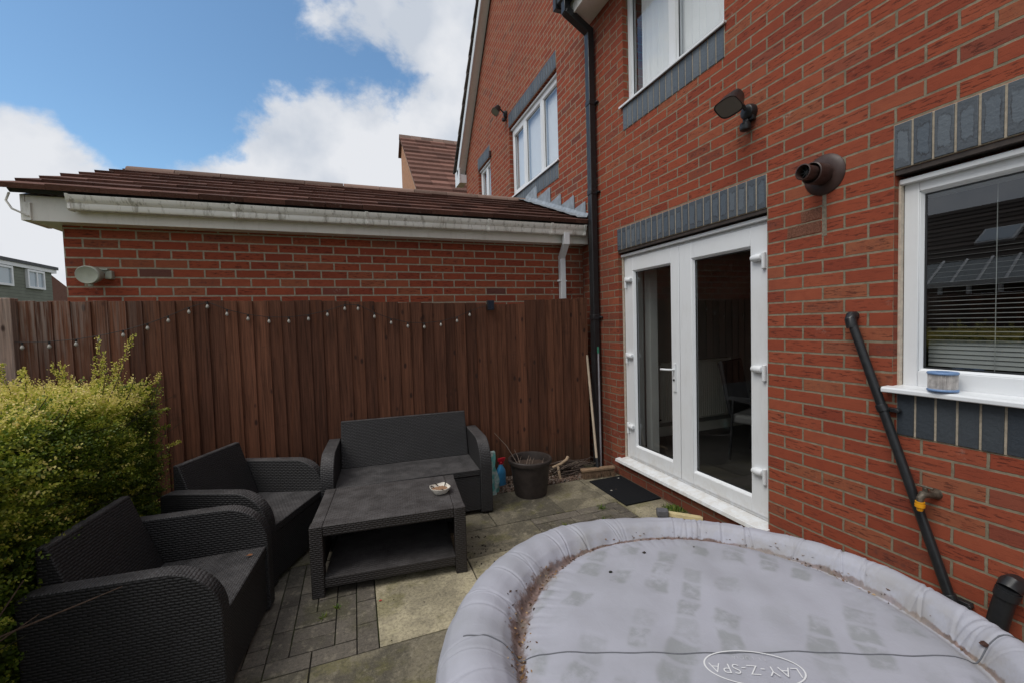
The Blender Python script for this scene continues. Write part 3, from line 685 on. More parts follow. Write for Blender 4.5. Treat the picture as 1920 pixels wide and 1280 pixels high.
# ------------------------------------------------------------------ fence
fe = thing('wooden_fence', 'dark brown feather-edge board fence running across the back of the patio', 'fence', (0, 4.17, 0))
def panel(x0, x1, zt0, zt1, ypl=4.17, jit=.004, nm='fence_panel'):
    mb = MB(); n = max(1, round((x1-x0)/.110)); p = (x1-x0)/n
    for i in range(n):
        a = x0+i*p+random.uniform(-.006, .006); b = a+p+.012; zt = zt0+(zt1-zt0)*(i+.5)/n+random.uniform(-jit, jit)
        dy = random.uniform(-.006, .005); lean = random.uniform(-.006, .006); t = random.random()
        pts = [(a-.012, ypl+.007), (b, ypl-.006+dy*.6), (b+.001, ypl+.008+dy*.6), (a-.012, ypl+.018)]
        vs = [(x, y, 0.0) for x, y in pts]+[(x+lean, y+lean*.5, zt+(random.uniform(-.002, .002))) for x, y in pts]
        mb.add(vs, [(0,3,2,1),(4,5,6,7),(0,1,5,4),(1,2,6,5),(2,3,7,6),(3,0,4,7)], t)
    for z in (.25, .95, 1.62): mb.box(x0, x1, ypl+.02, ypl+.055, z, z+.07, .5)
    return mb.build(nm, WOOD, fe, world=True, bevel=.0015, seg=1)
panel(-6.1, -4.25, 1.88, 1.88); panel(-4.2, -2.39, 1.875, 1.87); panel(-2.335, -.16, 1.872, 1.86); panel(-.155, 1.695, 1.852, 1.805); panel(1.705, 2.432, 1.842, 1.868, 4.162, .007)
MB().box(-2.392, -2.31, 4.125, 4.21, 0, 1.895).build('post', POSTW, fe, world=True, bevel=.006)

# ------------------------------------------------------------------ string lights and solar box on the fence
LB = [(-2.265,1.541),(-2.114,1.542),(-1.964,1.552),(-1.823,1.574),(-1.676,1.609),(-1.52,1.658),(-1.383,1.714),(-1.247,1.78),(-1.114,1.821),(-0.98,1.757),(-0.835,1.714),(-0.677,1.689),(-0.526,1.686),(-0.37,1.703),(-0.217,1.737),(-0.068,1.788),(0.043,1.786),(0.182,1.71),(0.333,1.651),(0.482,1.614),(0.64,1.602),(0.801,1.618),(0.959,1.653),(1.095,1.709)]
BULB = MT('bulb_glass').fin((.40, .38, .34), .15, None, .6)
CABLE = M_simple('cable', (.012, .012, .012), .6)
sg = thing('string_lights', 'string of small clear bulbs draped in loops along the top of the fence', 'string lights', (0, 4.13, 1.7))
cb = MB(); pts = [(-2.42, 4.135, 1.60)]+[(x, 4.138, z+.032) for x, z in LB]+[(1.2, 4.138, 1.775), (1.30, 4.138, 1.80)]
cb.tube(pts, .0024, 6); cb.build('cable', CABLE, sg, world=True)
for x, z in LB:
    q = MB(); dx = random.uniform(-.003, .003)
    q.lathe([(.001, .0), (.006, .002), (.0115, .010), (.0125, .016), (.0105, .024), (.006, .032), (.005, .036)], (x+dx, 4.13, z-.022), 12)
    q.lathe([(.006, .0), (.007, .001), (.007, .02), (.005, .021)], (x+dx, 4.13, z+.013), 8, .5, 1)
    q.build('bulb', [BULB, CABLE], sg, world=True)
sp = thing('solar_panel', 'small black solar panel box clipped to the top of the fence', 'solar panel', (1.309, 4.14, 1.80))
b = MB(); b.box(1.275, 1.345, 4.105, 4.145, 1.745, 1.845); b.build('housing', BLKP, sp, world=True, bevel=.004)
b = MB(); b.box(1.281, 1.339, 4.1025, 4.1045, 1.751, 1.839); b.build('solar_cell', MT('solar_cell').fin((.006, .01, .022), .12), sp, world=True)

# ------------------------------------------------------------------ rattan furniture (local: x width, +y towards the back, front at y = 0)
def arc(cx, cy, r, a0, a1, n):
    return [(cx+r*math.cos(math.radians(a0+(a1-a0)*i/n)), cy+r*math.sin(math.radians(a0+(a1-a0)*i/n))) for i in range(n+1)]
def seat_unit(name, label, cat, Wd, aw, mat, backz=.765, depth=.69):
    t = thing(name, label, cat)
    prof = [(.03, 0), (0, .02), (0, .40)]+arc(.215, .405, .215, 180, 90, 12)[1:]+[(depth-.05, .615), (depth, .60), (depth, 0), (depth-.07, 0), (depth-.07, .05), (.07, .05), (.07, 0)]
    inn = [(.07, .06), (.07, .40)]+arc(.215, .405, .15, 180, 90, 8)[1:]+[(depth-.06, .553), (depth-.06, .06)]
    for s_ in (-1, 1):
        a0, a1 = s_*Wd/2, s_*(Wd/2-aw)
        q = MB(); lo, hi = min(a0, a1), max(a0, a1)
        # frame band with a thinner infill panel set in from it
        ring_o = prof[1:-4]
        q.prism(prof, 0, lo, hi); q.build('arm', mat, t, bevel=.007, seg=3)
    x0, x1 = -Wd/2+aw+.001, Wd/2-aw-.001
    q = MB(); q.prism([(.01, .335), (.01, .385), (.56, .372), (.56, .335)], 0, x0, x1); q.build('seat', mat, t, bevel=.006)
    q = MB(); q.box(x0, x1, .018, .04, .035, .328); q.build('front_panel', mat, t, bevel=.003)
    q = MB(); q.prism([(.50, .373), (.635, backz), (.672, backz), (.675, .55), (.64, .04), (.58, .04), (.56, .334), (.5605, .373)], 0, x0+.004, x1-.004); q.build('backrest', mat, t, bevel=.007, seg=3)
    return t
sofa = seat_unit('rattan_sofa', 'two-seat charcoal rattan sofa with rounded arms, standing against the fence', 'sofa', 1.345, .10, RAT)
sofa.location = (.379, 3.444, 0); sofa.rotation_euler = (0, 0, math.radians(-3.5))
ch = seat_unit('rattan_armchair', 'charcoal rattan armchair nearest the camera, backing on to the hedge', 'armchair', .72, .08, RAT)
ch.location = (-.538, 2.435, 0); ch.rotation_euler = (0, 0, math.radians(84.5)); ch['group'] = 'rattan armchairs by the hedge'
ch2 = copy_tree(ch); ch2.location = (-.395, 3.232, 0); ch2.rotation_euler = (0, 0, math.radians(65.5))
ch2['label'] = 'charcoal rattan armchair turned towards the table, between the nearest armchair and the sofa'
# coffee table
tb = thing('coffee_table', 'low brown-black rattan coffee table with an open shelf, in front of the sofa', 'table', (.192, 2.998, 0))
Wt, Dt, Ht, lg = .935, .625, .437, .074
for sx in (-1, 1):
    for sy in (-1, 1):
        q = MB(); cx, cy = sx*(Wt/2-lg/2), sy*(Dt/2-lg/2); q.box(cx-lg/2, cx+lg/2, cy-lg/2, cy+lg/2, 0, Ht-.0015); q.build('leg', RATT, tb, bevel=.006)
q = MB(); q.box(-Wt/2+lg+.0005, Wt/2-lg-.0005, -Dt/2+.003, Dt/2-.003, Ht-.066, Ht-.002); q.box(-Wt/2+.003, -Wt/2+lg, -Dt/2+lg+.0005, Dt/2-lg-.0005, Ht-.066, Ht-.003); q.box(Wt/2-lg, Wt/2-.003, -Dt/2+lg+.0005, Dt/2-lg-.0005, Ht-.066, Ht-.003)
q.build('tabletop', RATT, tb, bevel=.005)
q = MB(); q.box(-Wt/2+lg-.001, Wt/2-lg+.001, -Dt/2+.006, Dt/2-.006, .055, .115); q.build('shelf', RATT, tb, bevel=.005)
q = MB(); q.box(-Wt/2+.01, -Wt/2+.035, -Dt/2+lg, Dt/2-lg, .055, Ht-.066); q.build('side_panel', RATT, tb)
q = MB(); q.box(Wt/2-.035, Wt/2-.01, -Dt/2+lg, Dt/2-lg, .055, Ht-.066); q.build('side_panel', RATT, tb)
q = MB(); q.box(-Wt/2+lg, Wt/2-lg, Dt/2-.045, Dt/2-.02, .1155, Ht-.0665); q.build('back_panel', RATT, tb)
tb.rotation_euler = (0, 0, math.radians(-5.35))
# dish on the table
ZT = .4375
ds = thing('square_dish', 'small white square-cornered dish of brown ash and cigarette ends on the coffee table', 'ashtray', (.52, 2.935, ZT)); ds.rotation_euler = (0, 0, math.radians(12))
def sqring(r, z, n=40, p=.32):
    out = []
    for k in range(n):
        a = 2*PI*k/n; ca, sa = math.cos(a), math.sin(a); d = (abs(ca)**4+abs(sa)**4)**.25
        rr = r*((1-p*1.6)+p*1.6/d); out.append((rr*ca, rr*sa, z+.008*max(0, (1/d-1))*4*(1 if z > .03 else 0)))
    return out
CER = M_simple('ceramic', (.72, .68, .6), .35, .12, 60)
q = MB(); rings = [sqring(.03, .001), sqring(.045, .003), sqring(.064, .03), sqring(.069, .04), sqring(.066, .041), sqring(.060, .028), sqring(.04, .010)]
n = 40; vs = [p for r_ in rings for p in r_]
q.add(vs, [[i*n+k, i*n+(k+1)%n, (i+1)*n+(k+1)%n, (i+1)*n+k] for i in range(len(rings)-1) for k in range(n)]+[list(range(n))[::-1], [(len(rings)-1)*n+k for k in range(n)]])
q.build('bowl', CER, ds)
q = MB(); vs = [(0, 0, .027)]+[(x*1, y*1, .024+random.uniform(-.003, .003)) for x, y, z in sqring(.056, 0)]
q.add(vs, [(0, 1+k, 1+(k+1)%n) for k in range(n)]); q.build('ash', M_simple('ash', (.28, .16, .09), .95, .5, 160), ds)
BURNT = M_simple('burnt', (.03, .025, .02), .9, .4, 200)
for a in (.4, 1.5, 2.3, 4.4):
    q = MB(); q.tube([(.045*math.cos(a), .045*math.sin(a), .034), (.07*math.cos(a+.2), .07*math.sin(a+.2), .046)], .0035, 8, .5); q.build('cigarette_end', BURNT, ds)
# dead leaf on the near armchair
DEAD = M_simple('dead_leaf', (.22, .085, .03), .8, .4, 90)
def leafy(name, label, loc, s_, rz, mat=DEAD):
    q = MB(); q.add([(x*s_, y*s_, z*s_) for x, y, z in ((-1,0,.25),(-.5,.45,.1),(.2,.5,.3),(1,0,.1),(.3,-.5,.05),(-.5,-.4,.3),(0,0,0))], [(6,0,1),(6,1,2),(6,2,3),(6,3,4),(6,4,5),(6,5,0)])
    o = q.build(name, mat); o.location = loc; o.rotation_euler = (0, 0, rz); return tag(o, label, 'leaf')
leafy('dead_leaf', 'curled orange-brown leaf lying on the seat of the nearest armchair', (-.585, 2.62, .392), .018, .4)

# ------------------------------------------------------------------ hot tub
TC = Vector((1.056, .974, 0))
def tub_g(t): d = (t-.19+PI) % (2*PI)-PI; return np.exp(-(d/1.484)**2)
def valley(t): return .662*(.9906+.0628*tub_g(t))
creases = [(random.uniform(0, 2*PI), random.uniform(.004, .009), random.uniform(.0012, .0045), random.uniform(-.35, .35)) for _ in range(85)]
prof_t = [(0, .604), (.3, .604), (.5, .601), (.60, .594), (.635, .584), (.652, .570), (.664, .572), (.68, .600), (.705, .634), (.74, .656), (.775, .663), (.81, .656), (.845, .632), (.868, .592), (.878, .54), (.882, .47), (.880, .42)]
pr = np.array(prof_t)
def tub_s(r, th):
    """surface point (radius, height) of the cover for a parameter radius"""
    s_ = r
    return s_
NA, NR = 1400, 90
arc_l = np.concatenate([[0], np.cumsum(np.hypot(np.diff(pr[:, 0]), np.diff(pr[:, 1])))])
ss = np.concatenate([np.linspace(0, .60, 22)[:-1], np.linspace(.60, arc_l[-1], NR)])
rr = np.interp(ss, arc_l, pr[:, 0]); zz = np.interp(ss, arc_l, pr[:, 1])
for _ in range(6):
    rr[1:-1] = (rr[:-2]+2*rr[1:-1]+rr[2:])/4 if False else rr[1:-1]; zz[23:-1] = (zz[22:-2]+2*zz[23:-1]+zz[24:])/4
th = np.linspace(0, 2*PI, NA, endpoint=False)
TT, SS = np.meshgrid(th, ss); R0 = np.repeat(rr[:, None], NA, 1); Z0 = np.repeat(zz[:, None], NA, 1)
# the rim is wide on one side and squashed narrow on the other
gA = tub_g(TT); R0 = np.where(R0 < .658, R0*(.9906+.0628*gA), .658*(.9906+.0628*gA)+(R0-.658)*(1.19-.60*gA))
Z0 = Z0-.038*np.exp(-((((TT-1.05+PI) % (2*PI))-PI)/.75)**2)*np.clip((R0-.66)/.1, 0, 1)
A = np.clip((SS-.645)/.05, 0, 1)*np.clip((arc_l[-1]-SS)/.10+.25, 0, 1)
disp = np.zeros_like(TT)
for t0, wd, am, sl2 in creases:
    d = (TT-t0-sl2*(SS-.78)+PI) % (2*PI)-PI; disp -= am*np.exp(-(d/wd)**2)
    disp += am*.45*np.exp(-((d-wd*1.9)/(wd*1.2))**2)
disp += .002*np.sin(TT*7+1)+.0012*np.sin(TT*17+2)*np.cos(SS*30)+.0012*np.sin(TT*41+SS*25)
disp *= A
# normals of the profile for displacement
dr = np.gradient(rr, ss); dz = np.gradient(zz, ss); nr_, nz_ = -dz, dr; nr_, nz_ = nr_*1, nz_*1
R1 = R0+disp*nr_[:, None]; Z1 = Z0+disp*nz_[:, None]
inn_ = np.clip((.63-SS)/.05, 0, 1)
Z1 += inn_*(.0022*np.sin(R0*np.cos(TT)*23+1)*np.sin(R0*np.sin(TT)*17)+.0015*np.sin(R0*np.cos(TT+.5)*47))
# radial pull folds where the cover dips
pull = np.exp(-((SS-.62)/.05)**2)
Z1 += -pull*.0035*np.clip(np.sin(TT*60+3*np.sin(TT*5)), 0, 1)*(.4+.6*np.sin(TT*3+1)**2)
X1 = R1*np.cos(TT); Y1 = R1*np.sin(TT)
def M_cover():
    m = MT('cover_fabric'); v = m.obj(); sx = m.n('ShaderNodeSeparateXYZ'); m.put(sx.inputs[0], v)
    r = m.math('SQRT', m.math('ADD', m.math('POWER', sx.outputs[0], 2.0), m.math('POWER', sx.outputs[1], 2.0)))
    inner = m.rng(r, .60, .645, 1, 0)
    base = m.mix(m.rng(m.noise(v, 3, 6), .35, .7), (.395, .40, .455), (.34, .346, .385))
    flat = v
    wob = m.noise(v, 4, 3, col=True); wv = m.n('ShaderNodeVectorMath', operation='MULTIPLY_ADD'); m.put(wv.inputs[0], wob); wv.inputs[1].default_value = (.13, .13, 0); m.put(wv.inputs[2], m.map(v, rot=(0, 0, math.radians(-42))))
    s2 = m.n('ShaderNodeSeparateXYZ'); m.put(s2.inputs[0], wv.outputs[0])
    fs = m.math('FRACT', m.math('DIVIDE', s2.outputs[1], .128)); stripe = m.rng(m.math('ABSOLUTE', m.math('SUBTRACT', fs, .5)), .2, .36, 1, 0)
    fa = m.math('FRACT', m.math('DIVIDE', s2.outputs[0], .105)); seg = m.rng(m.math('ABSOLUTE', m.math('SUBTRACT', fa, .5)), .36, .47, 1, .25)
    cl = m.n('ShaderNodeCombineXYZ'); m.put(cl.inputs[0], m.math('FLOOR', m.math('DIVIDE', s2.outputs[0], .105))); m.put(cl.inputs[1], m.math('FLOOR', m.math('DIVIDE', s2.outputs[1], .128)))
    wn2 = m.n('ShaderNodeTexWhiteNoise', noise_dimensions='3D'); m.put(wn2.inputs['Vector'], cl.outputs[0])
    pch = m.math('MULTIPLY', m.math('MULTIPLY', stripe, seg), m.rng(wn2.outputs['Value'], .15, .6))
    pch = m.math('MULTIPLY', pch, m.rng(m.noise(v, 14, 6, .7), .3, .6))
    pch = m.math('MULTIPLY', pch, inner)
    c = m.mix(m.math('MULTIPLY', pch, .62), base, (.225, .24, .235))
    c = m.mix(m.math('MULTIPLY', m.rng(m.noise(v, 2.2, 7, .7), .55, .72), .35), c, (.3, .31, .3))
    # dirt trapped in the gutter between rim and centre
    ang = m.math('ARCTAN2', sx.outputs[1], sx.outputs[0])
    gn = m.math('POWER', 2.71828, m.math('MULTIPLY', m.math('POWER', m.math('DIVIDE', m.math('SUBTRACT', ang, .19), 1.484), 2.0), -1.0))
    near = m.math('SUBTRACT', r, m.math('MULTIPLY', .664, m.math('MULTIPLY_ADD', gn, .0628, .9906)))
    wide = m.rng(m.math('ABSOLUTE', m.math('SUBTRACT', ang, 2.45)), .15, .8, .06, .009)
    band = m.math('SUBTRACT', 1.0, m.math('DIVIDE', m.math('ABSOLUTE', near), wide), clamp=True)
    dn = m.noise(v, 22, 8, .72)
    dm = m.rng(m.math('ADD', m.math('MULTIPLY', band, .55), m.math('MULTIPLY', dn, .9)), .66, .86)
    dm = m.math('MULTIPLY', dm, m.rng(m.noise(v, 2.5, 3), .3, .55, .45, 1))
    dc = m.ramp(m.noise(v, 45, 5, .7), (.3, (.045, .025, .018)), (.55, (.17, .1, .075)), (.75, (.32, .22, .19)))
    c = m.mix(m.math('MULTIPLY', dm, .9), c, dc)
    halo = m.math('MULTIPLY', m.rng(m.math('ABSOLUTE', near), .0, .075, 1, 0), m.rng(m.noise(v, 6, 6, .7), .42, .62)); c = m.mix(m.math('MULTIPLY', halo, .4), c, (.28, .25, .2))
    fold = m.noise(m.map(v, (1, 1, 1)), 26, 4, .6, 1.5); wv_ = m.noise(v, 420, 2)
    h = m.math('ADD', m.math('MULTIPLY', fold, 1.0), m.math('MULTIPLY', wv_, .12))
    return m.fin(c, .7, m.bump(h, .28, .004), .3)
COVER = M_cover(); VINYL = M_simple('tub_vinyl', (.33, .31, .28), .5, .08, 10)
tub = thing('hot_tub', 'round inflatable hot tub under a pale grey zip cover with dirt in its rim', 'hot tub', TC)
me = bpy.data.meshes.new('cover'); nr2 = len(ss)
V = np.stack([X1, Y1, Z1], -1)[1:].reshape(-1, 3); V = np.concatenate([[[0, 0, .604]], V])
idx = 1+np.arange((nr2-1)*NA).reshape(nr2-1, NA); nx_ = np.roll(idx, -1, 1)
Q = np.stack([idx[:-1], idx[1:], nx_[1:], nx_[:-1]], -1).reshape(-1, 4)
tri = [(0, int(idx[0, k]), int(nx_[0, k])) for k in range(NA)]
me.from_pydata(V.tolist(), [], [tuple(map(int, q)) for q in Q]+tri); me.update()
me.polygons.foreach_set('use_smooth', np.ones(len(me.polygons), dtype=bool)); me.materials.append(COVER); me.validate()
cover = bpy.data.objects.new('cover', me); C.objects.link(cover); cover.parent = tub
q = MB(); q.lathe([(.76, .0), (.80, .0), (.82, .05), (.84, .15), (.842, .26), (.835, .37), (.82, .46), (.80, .48)], n=96); q.build('tub_wall', VINYL, tub)
for a in (.6, 2.5, 3.6, 5.2):
    q = MB(); M = Matrix.Rotation(a, 4, 'Z'); q.obox(M @ Matrix.Translation((.846, 0, .33)), .012, .035, .24); q.build('strap', SEAL, tub, bevel=.002)
def surf_z(x, y):
    r = math.hypot(x, y); a = math.atan2(y, x) % (2*PI); i = int(round(a/(2*PI)*NA)) % NA
    return float(np.interp(r, R1[:75, i], Z1[:75, i]))
def w2t(x, y): return x-TC.x, y-TC.y
# zip seam across the disc
sm = MB(); P0 = Vector((.449, 1.169)); P1 = Vector((1.62, .676)); dd = (P1-P0)
pts = []
for i in range(-16, 121):
    p = P0+dd*(i/100); x, y = w2t(p.x, p.y); off = .004*math.sin(i*.13)
    if math.hypot(x, y) > .84: continue
    pts.append((x, y+off, surf_z(x, y+off)+.0005))
sm.tube(pts, .0022, 6); sm.build('seam', M_simple('seam_thread', (.12, .125, .14), .8), cover)
# logo: ellipse outline and lettering
LOGO = MT('logo_print').fin((.72, .73, .74), .6)
lx, ly = w2t(1.026, .862); rot = math.radians(152.6); zl = surf_z(lx, ly)+.0030
def place(M2, me_):
    o = bpy.data.objects.new('logo', me_); C.objects.link(o); return o
q = MB(); nE = 72; vs = []
for k in range(nE):
    a = 2*PI*k/nE
    for s_ in (1, .965):
        vs.append((.136*s_*math.cos(a), (.064 if s_ == 1 else .0605)*math.sin(a), 0))
q.add(vs, [(2*k, (2*k+2) % (2*nE), (2*k+3) % (2*nE), 2*k+1) for k in range(nE)])
lo = q.build('logo', LOGO, cover, smooth=0); lo.location = (lx, ly, zl); lo.rotation_euler = (0, 0, rot)
def text(s_, size, x, y, sp_=1.0):
    cu_ = bpy.data.curves.new('lettering', 'FONT'); cu_.body = s_; cu_.size = size; cu_.offset = -.0007; cu_.align_x = 'CENTER'; cu_.align_y = 'CENTER'; cu_.space_character = sp_
    o = bpy.data.objects.new('lettering', cu_); C.objects.link(o)
    dg = bpy.context.evaluated_depsgraph_get(); me_ = bpy.data.meshes.new_from_object(o.evaluated_get(dg)); bpy.data.objects.remove(o)
    me_.materials.clear(); me_.materials.append(LOGO)
    for v_ in me_.vertices: v_.co = Vector((v_.co.x+x, v_.co.y+y, 0))
    o = bpy.data.objects.new('lettering', me_); C.objects.link(o); o.parent = cover; o.location = (lx, ly, zl+.0002); o.rotation_euler = (0, 0, rot)
    return o
text('LAY-Z-SPA', .050, 0, .006, 1.06); text('ST·LUCIA', .019, 0, -.036, 1.25)
# debris: one ring of leaf litter, and three single pieces
lt = MB()
for i in range(280):
    a = random.choice((random.gauss(2.45, .28), random.gauss(1.6, .5), random.gauss(.35, .3), random.gauss(2.9, .15))); r = float(valley(a))+random.gauss(.002, .009+.022*math.exp(-((a-2.5)/.35)**2))
    x, y = r*math.cos(a), r*math.sin(a); z = surf_z(x, y)+.0012; s_ = random.uniform(.002, .0065)
    M = Matrix.Translation((x+TC.x, y+TC.y, z)) @ Matrix.Rotation(random.uniform(0, 6.28), 4, 'Z') @ Matrix.Rotation(random.uniform(-.6, .6), 4, 'X')
    lt.add([M @ Vector(p) for p in ((-s_*1.6, 0, 0), (0, s_*.7, s_*.2), (s_*1.6, 0, 0), (0, -s_*.7, s_*.1))], [(0, 1, 2, 3)], random.random())
def M_litter():
    m = MT('litter'); return m.fin(m.ramp(m.tint(), (0, (.03, .018, .012)), (.5, (.13, .065, .03)), (.85, (.3, .18, .08)), (1, (.42, .3, .17))), .9)
tag(lt.build('leaf_litter', M_litter(), smooth=0), 'brown leaf litter and dirt caught in the rim of the hot tub cover', 'leaf litter', kind='stuff')
def pellet(name, label, x, y, s_, col):
    q = MB(); tx, ty = w2t(x, y)
    M = Matrix.Diagonal((1, .7, .5, 1)); q.lathe([(s_*math.sin(PI*k/6)+.0002, -s_*math.cos(PI*k/6)) for k in range(7)], (0, 0, 0), 9, .5, 0, M)
    for i, v_ in enumerate(q.v): q.v[i] = (v_[0]*random.uniform(.8, 1.2), v_[1]*random.uniform(.8, 1.2), v_[2]*random.uniform(.8, 1.2))
    o = q.build(name, M_simple(name+'_mat', col, .7, .3, 100)); o.location = (x, y, surf_z(tx, ty)+s_*.35); return tag(o, label, 'debris')
pellet('berry', 'shrivelled black berry on the hot tub cover, left of centre', .922, 1.425, .008, (.012, .014, .008))
pellet('berry', 'shrivelled dark berry close to the far rim of the hot tub cover', 1.135, 1.49, .008, (.02, .014, .01))
pellet('dropping', 'reddish-brown clump on the right-hand rim of the hot tub cover', 1.695, .655, .013, (.055, .022, .014))
pellet('pebble', 'tiny pebble on the far side of the hot tub cover', 1.36, 1.44, .004, (.05, .045, .04))

# ------------------------------------------------------------------ hedge and plants
def leaf_mesh(name, P, D_, Nn, L_, Wd_, T_, mat, parent=None, fold=.25):
    """P origin, D_ direction, Nn side vector (N,3); diamond leaves of two triangles each"""
    N = len(P); L_ = L_[:, None]; Wd_ = Wd_[:, None]; U = np.cross(D_, Nn)
    a = P; b = P+D_*L_*.5+Nn*Wd_*.5+U*Wd_*fold; c = P+D_*L_; d = P+D_*L_*.5-Nn*Wd_*.5+U*Wd_*fold
    V = np.stack([a, b, c, d], 1).reshape(-1, 3); me = bpy.data.meshes.new(name)
    me.vertices.add(len(V)); me.vertices.foreach_set('co', V.ravel()); me.loops.add(4*N); me.loops.foreach_set('vertex_index', np.arange(4*N))
    me.polygons.add(N); me.polygons.foreach_set('loop_start', np.arange(N)*4); me.polygons.foreach_set('loop_total', np.full(N, 4)); me.update(calc_edges=True)
    at = me.attributes.new('tint', 'FLOAT', 'FACE'); at.data.foreach_set('value', T_.astype(np.float32)); me.materials.append(mat)
    o = bpy.data.objects.new(name, me); C.objects.link(o)
    if parent is not None:
        me.transform(Matrix.Translation(-parent.location)); o.parent = parent
    return o
def M_leaf(name, *st):
    m = MT(name); c = m.ramp(m.tint(), *st)
    m.put(m.p.inputs['Base Color'], c); m.p.inputs['Roughness'].default_value = .45; m.p.inputs['Specular IOR Level'].default_value = .35
    tl = m.n('ShaderNodeBsdfTranslucent'); m.put(tl.inputs[0], c); ms = m.n('ShaderNodeMixShader'); ms.inputs[0].default_value = .38
    m.put(ms.inputs[1], m.p.outputs[0]); m.put(ms.inputs[2], tl.outputs[0]); m.t.links.new(ms.outputs[0], m.o.inputs[0]); return m.m
LEAF = M_leaf('hedge_leaf', (0, (.03, .055, .010)), (.35, (.12, .19, .02)), (.58, (.42, .45, .05)), (.8, (.92, .82, .22)), (1, (.9, .72, .34)))
def unit(a): return a/np.linalg.norm(a, axis=-1, keepdims=True)
hx0, hx1, hy0, hy1, hz = -3.6, -1.33, .55, 3.66, 1.265
hedge = thing('hedge', 'clipped small-leaved hedge with yellow-green tips, behind the armchairs', 'hedge', (-2.4, 2.2, 0))
def sprigs(P, D0, n_leaf, length, tint0, tint1, size):
    """P (S,3) bases, D0 (S,3) directions; leaves in opposite pairs along each sprig"""
    S_ = len(P); out = []
    side = unit(np.cross(D0, RNG.normal(size=(S_, 3)))); curve = RNG.normal(size=(S_, 3))*.35; curve[:, 2] += .15
    Ps, Ds, Ns, Ls, Ws, Ts = [], [], [], [], [], []
    for k in range(n_leaf):
        f = (k+.5)/n_leaf; p = P+D0*(length*f)[:, None]+curve*(length*f*f)[:, None]*.5
        dcur = unit(D0+curve*f)
        s_ = side*(1 if k % 2 else -1); rot_ = RNG.normal(size=(S_, 3))*.35
        dl = unit(dcur*.55+s_*.9+rot_); nn = unit(np.cross(dl, dcur+rot_*.6)); nn = unit(np.cross(nn, dl)*1.0)
        sz = size*(1.15-.45*f)*RNG.uniform(.75, 1.25, S_)
        Ps.append(p); Ds.append(dl); Ns.append(unit(np.cross(dl, np.cross(dl, dcur)+rot_*.4+1e-6))); Ls.append(sz); Ws.append(sz*.62)
        Ts.append(np.clip(tint0+(tint1-tint0)*f+RNG.normal(size=S_)*.09, 0, 1))
    return [np.concatenate(x) for x in (Ps, Ds, Ns, Ls, Ws, Ts)]
parts_ = []
def bulge(y, z): return .05*np.sin(y*3.1+1)+.035*np.sin(y*7.3+z*5)+.03*np.sin(z*9+y*2)
# front face
n1 = 8500; y = RNG.uniform(hy0, hy1, n1); z = RNG.uniform(.0, hz, n1)**1.0; x = hx1+bulge(y, z)-RNG.exponential(.05, n1)-.02-np.clip((z-1.12), 0, 1)*.5
ln = RNG.uniform(.06, .15, n1); D0 = unit(np.stack([np.full(n1, .9), RNG.normal(0, .5, n1), RNG.normal(.15, .45, n1)], 1))
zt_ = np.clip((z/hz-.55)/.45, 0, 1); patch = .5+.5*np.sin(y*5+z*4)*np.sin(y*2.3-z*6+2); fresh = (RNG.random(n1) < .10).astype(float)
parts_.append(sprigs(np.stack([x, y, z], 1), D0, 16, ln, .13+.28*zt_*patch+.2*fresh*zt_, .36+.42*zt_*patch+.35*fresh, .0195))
# top
n2 = 10000; x = RNG.uniform(hx0, hx1+.02, n2); y = RNG.uniform(hy0, hy1, n2); z = hz-.03+.03*np.sin(x*4+y*3)+.025*np.sin(y*8+x*2)-RNG.exponential(.03, n2)-np.clip(x-(hx1-.1), 0, 1)*.3
ln = RNG.uniform(.05, .13, n2); D0 = unit(np.stack([RNG.normal(.1, .55, n2), RNG.normal(0, .55, n2), np.full(n2, .8)], 1))
parts_.append(sprigs(np.stack([x, y, z], 1), D0, 14, ln, np.full(n2, .50), np.full(n2, .93), .0170))
# far end face
n3 = 1800; x = RNG.uniform(hx0+1.2, hx1, n3); z = RNG.uniform(0, hz, n3); y = hy1-.02+.03*np.sin(x*6+z*7)-RNG.exponential(.03, n3)
parts_.append(sprigs(np.stack([x, y, z], 1), unit(np.stack([RNG.normal(.3, .4, n3), np.full(n3, .7), RNG.normal(.1, .4, n3)], 1)), 14, RNG.uniform(.04, .10, n3), np.full(n3, .15), np.full(n3, .45), .0185))
# long unclipped shoots on top
sh = [(-2.05, 3.3, .10, .1), (-1.84, 3.4, -.12, .13), (-1.60, 3.5, .05, .30), (-1.55, 3.45, .25, .16), (-1.42, 3.2, .25, .22), (-1.35, 3.1, .5, .34), (-1.70, 3.0, -.1, .18), (-2.4, 3.2, .2, .2), (-1.5, 2.7, .1, .16), (-1.95, 2.6, .0, .15), (-1.40, 2.9, -.15, .17), (-1.45, 3.45, .1, .15), (-1.75, 3.55, -.2, .14), (-2.2, 3.0, -.3, .2)]
TWIG = M_simple('twig_bark', (.10, .065, .045), .9, .4, 60)
for (x_, y_, lx_, L_) in sh:
    d = Vector((lx_+random.uniform(-.1, .1), random.uniform(-.3, .1), 1)).normalized(); p = Vector((x_, y_, hz-.04))
    L2 = L_+.06; tw = MB(); tw.tube([p, p+d*L2*.5+Vector((.01, 0, 0)), p+d*L2], [.003, .002, .001], 5); tw.build('shoot', TWIG, hedge, world=True)
    k = 26; f = np.linspace(.05, 1, k); Pp = np.array([tuple(p+d*(L2*a)) for a in f])
    parts_.append(sprigs(Pp, unit(np.tile(np.array(tuple(d)), (k, 1))+RNG.normal(size=(k, 3))*.55), 5, np.full(k, .03), np.full(k, .5), np.full(k, .9), .015))
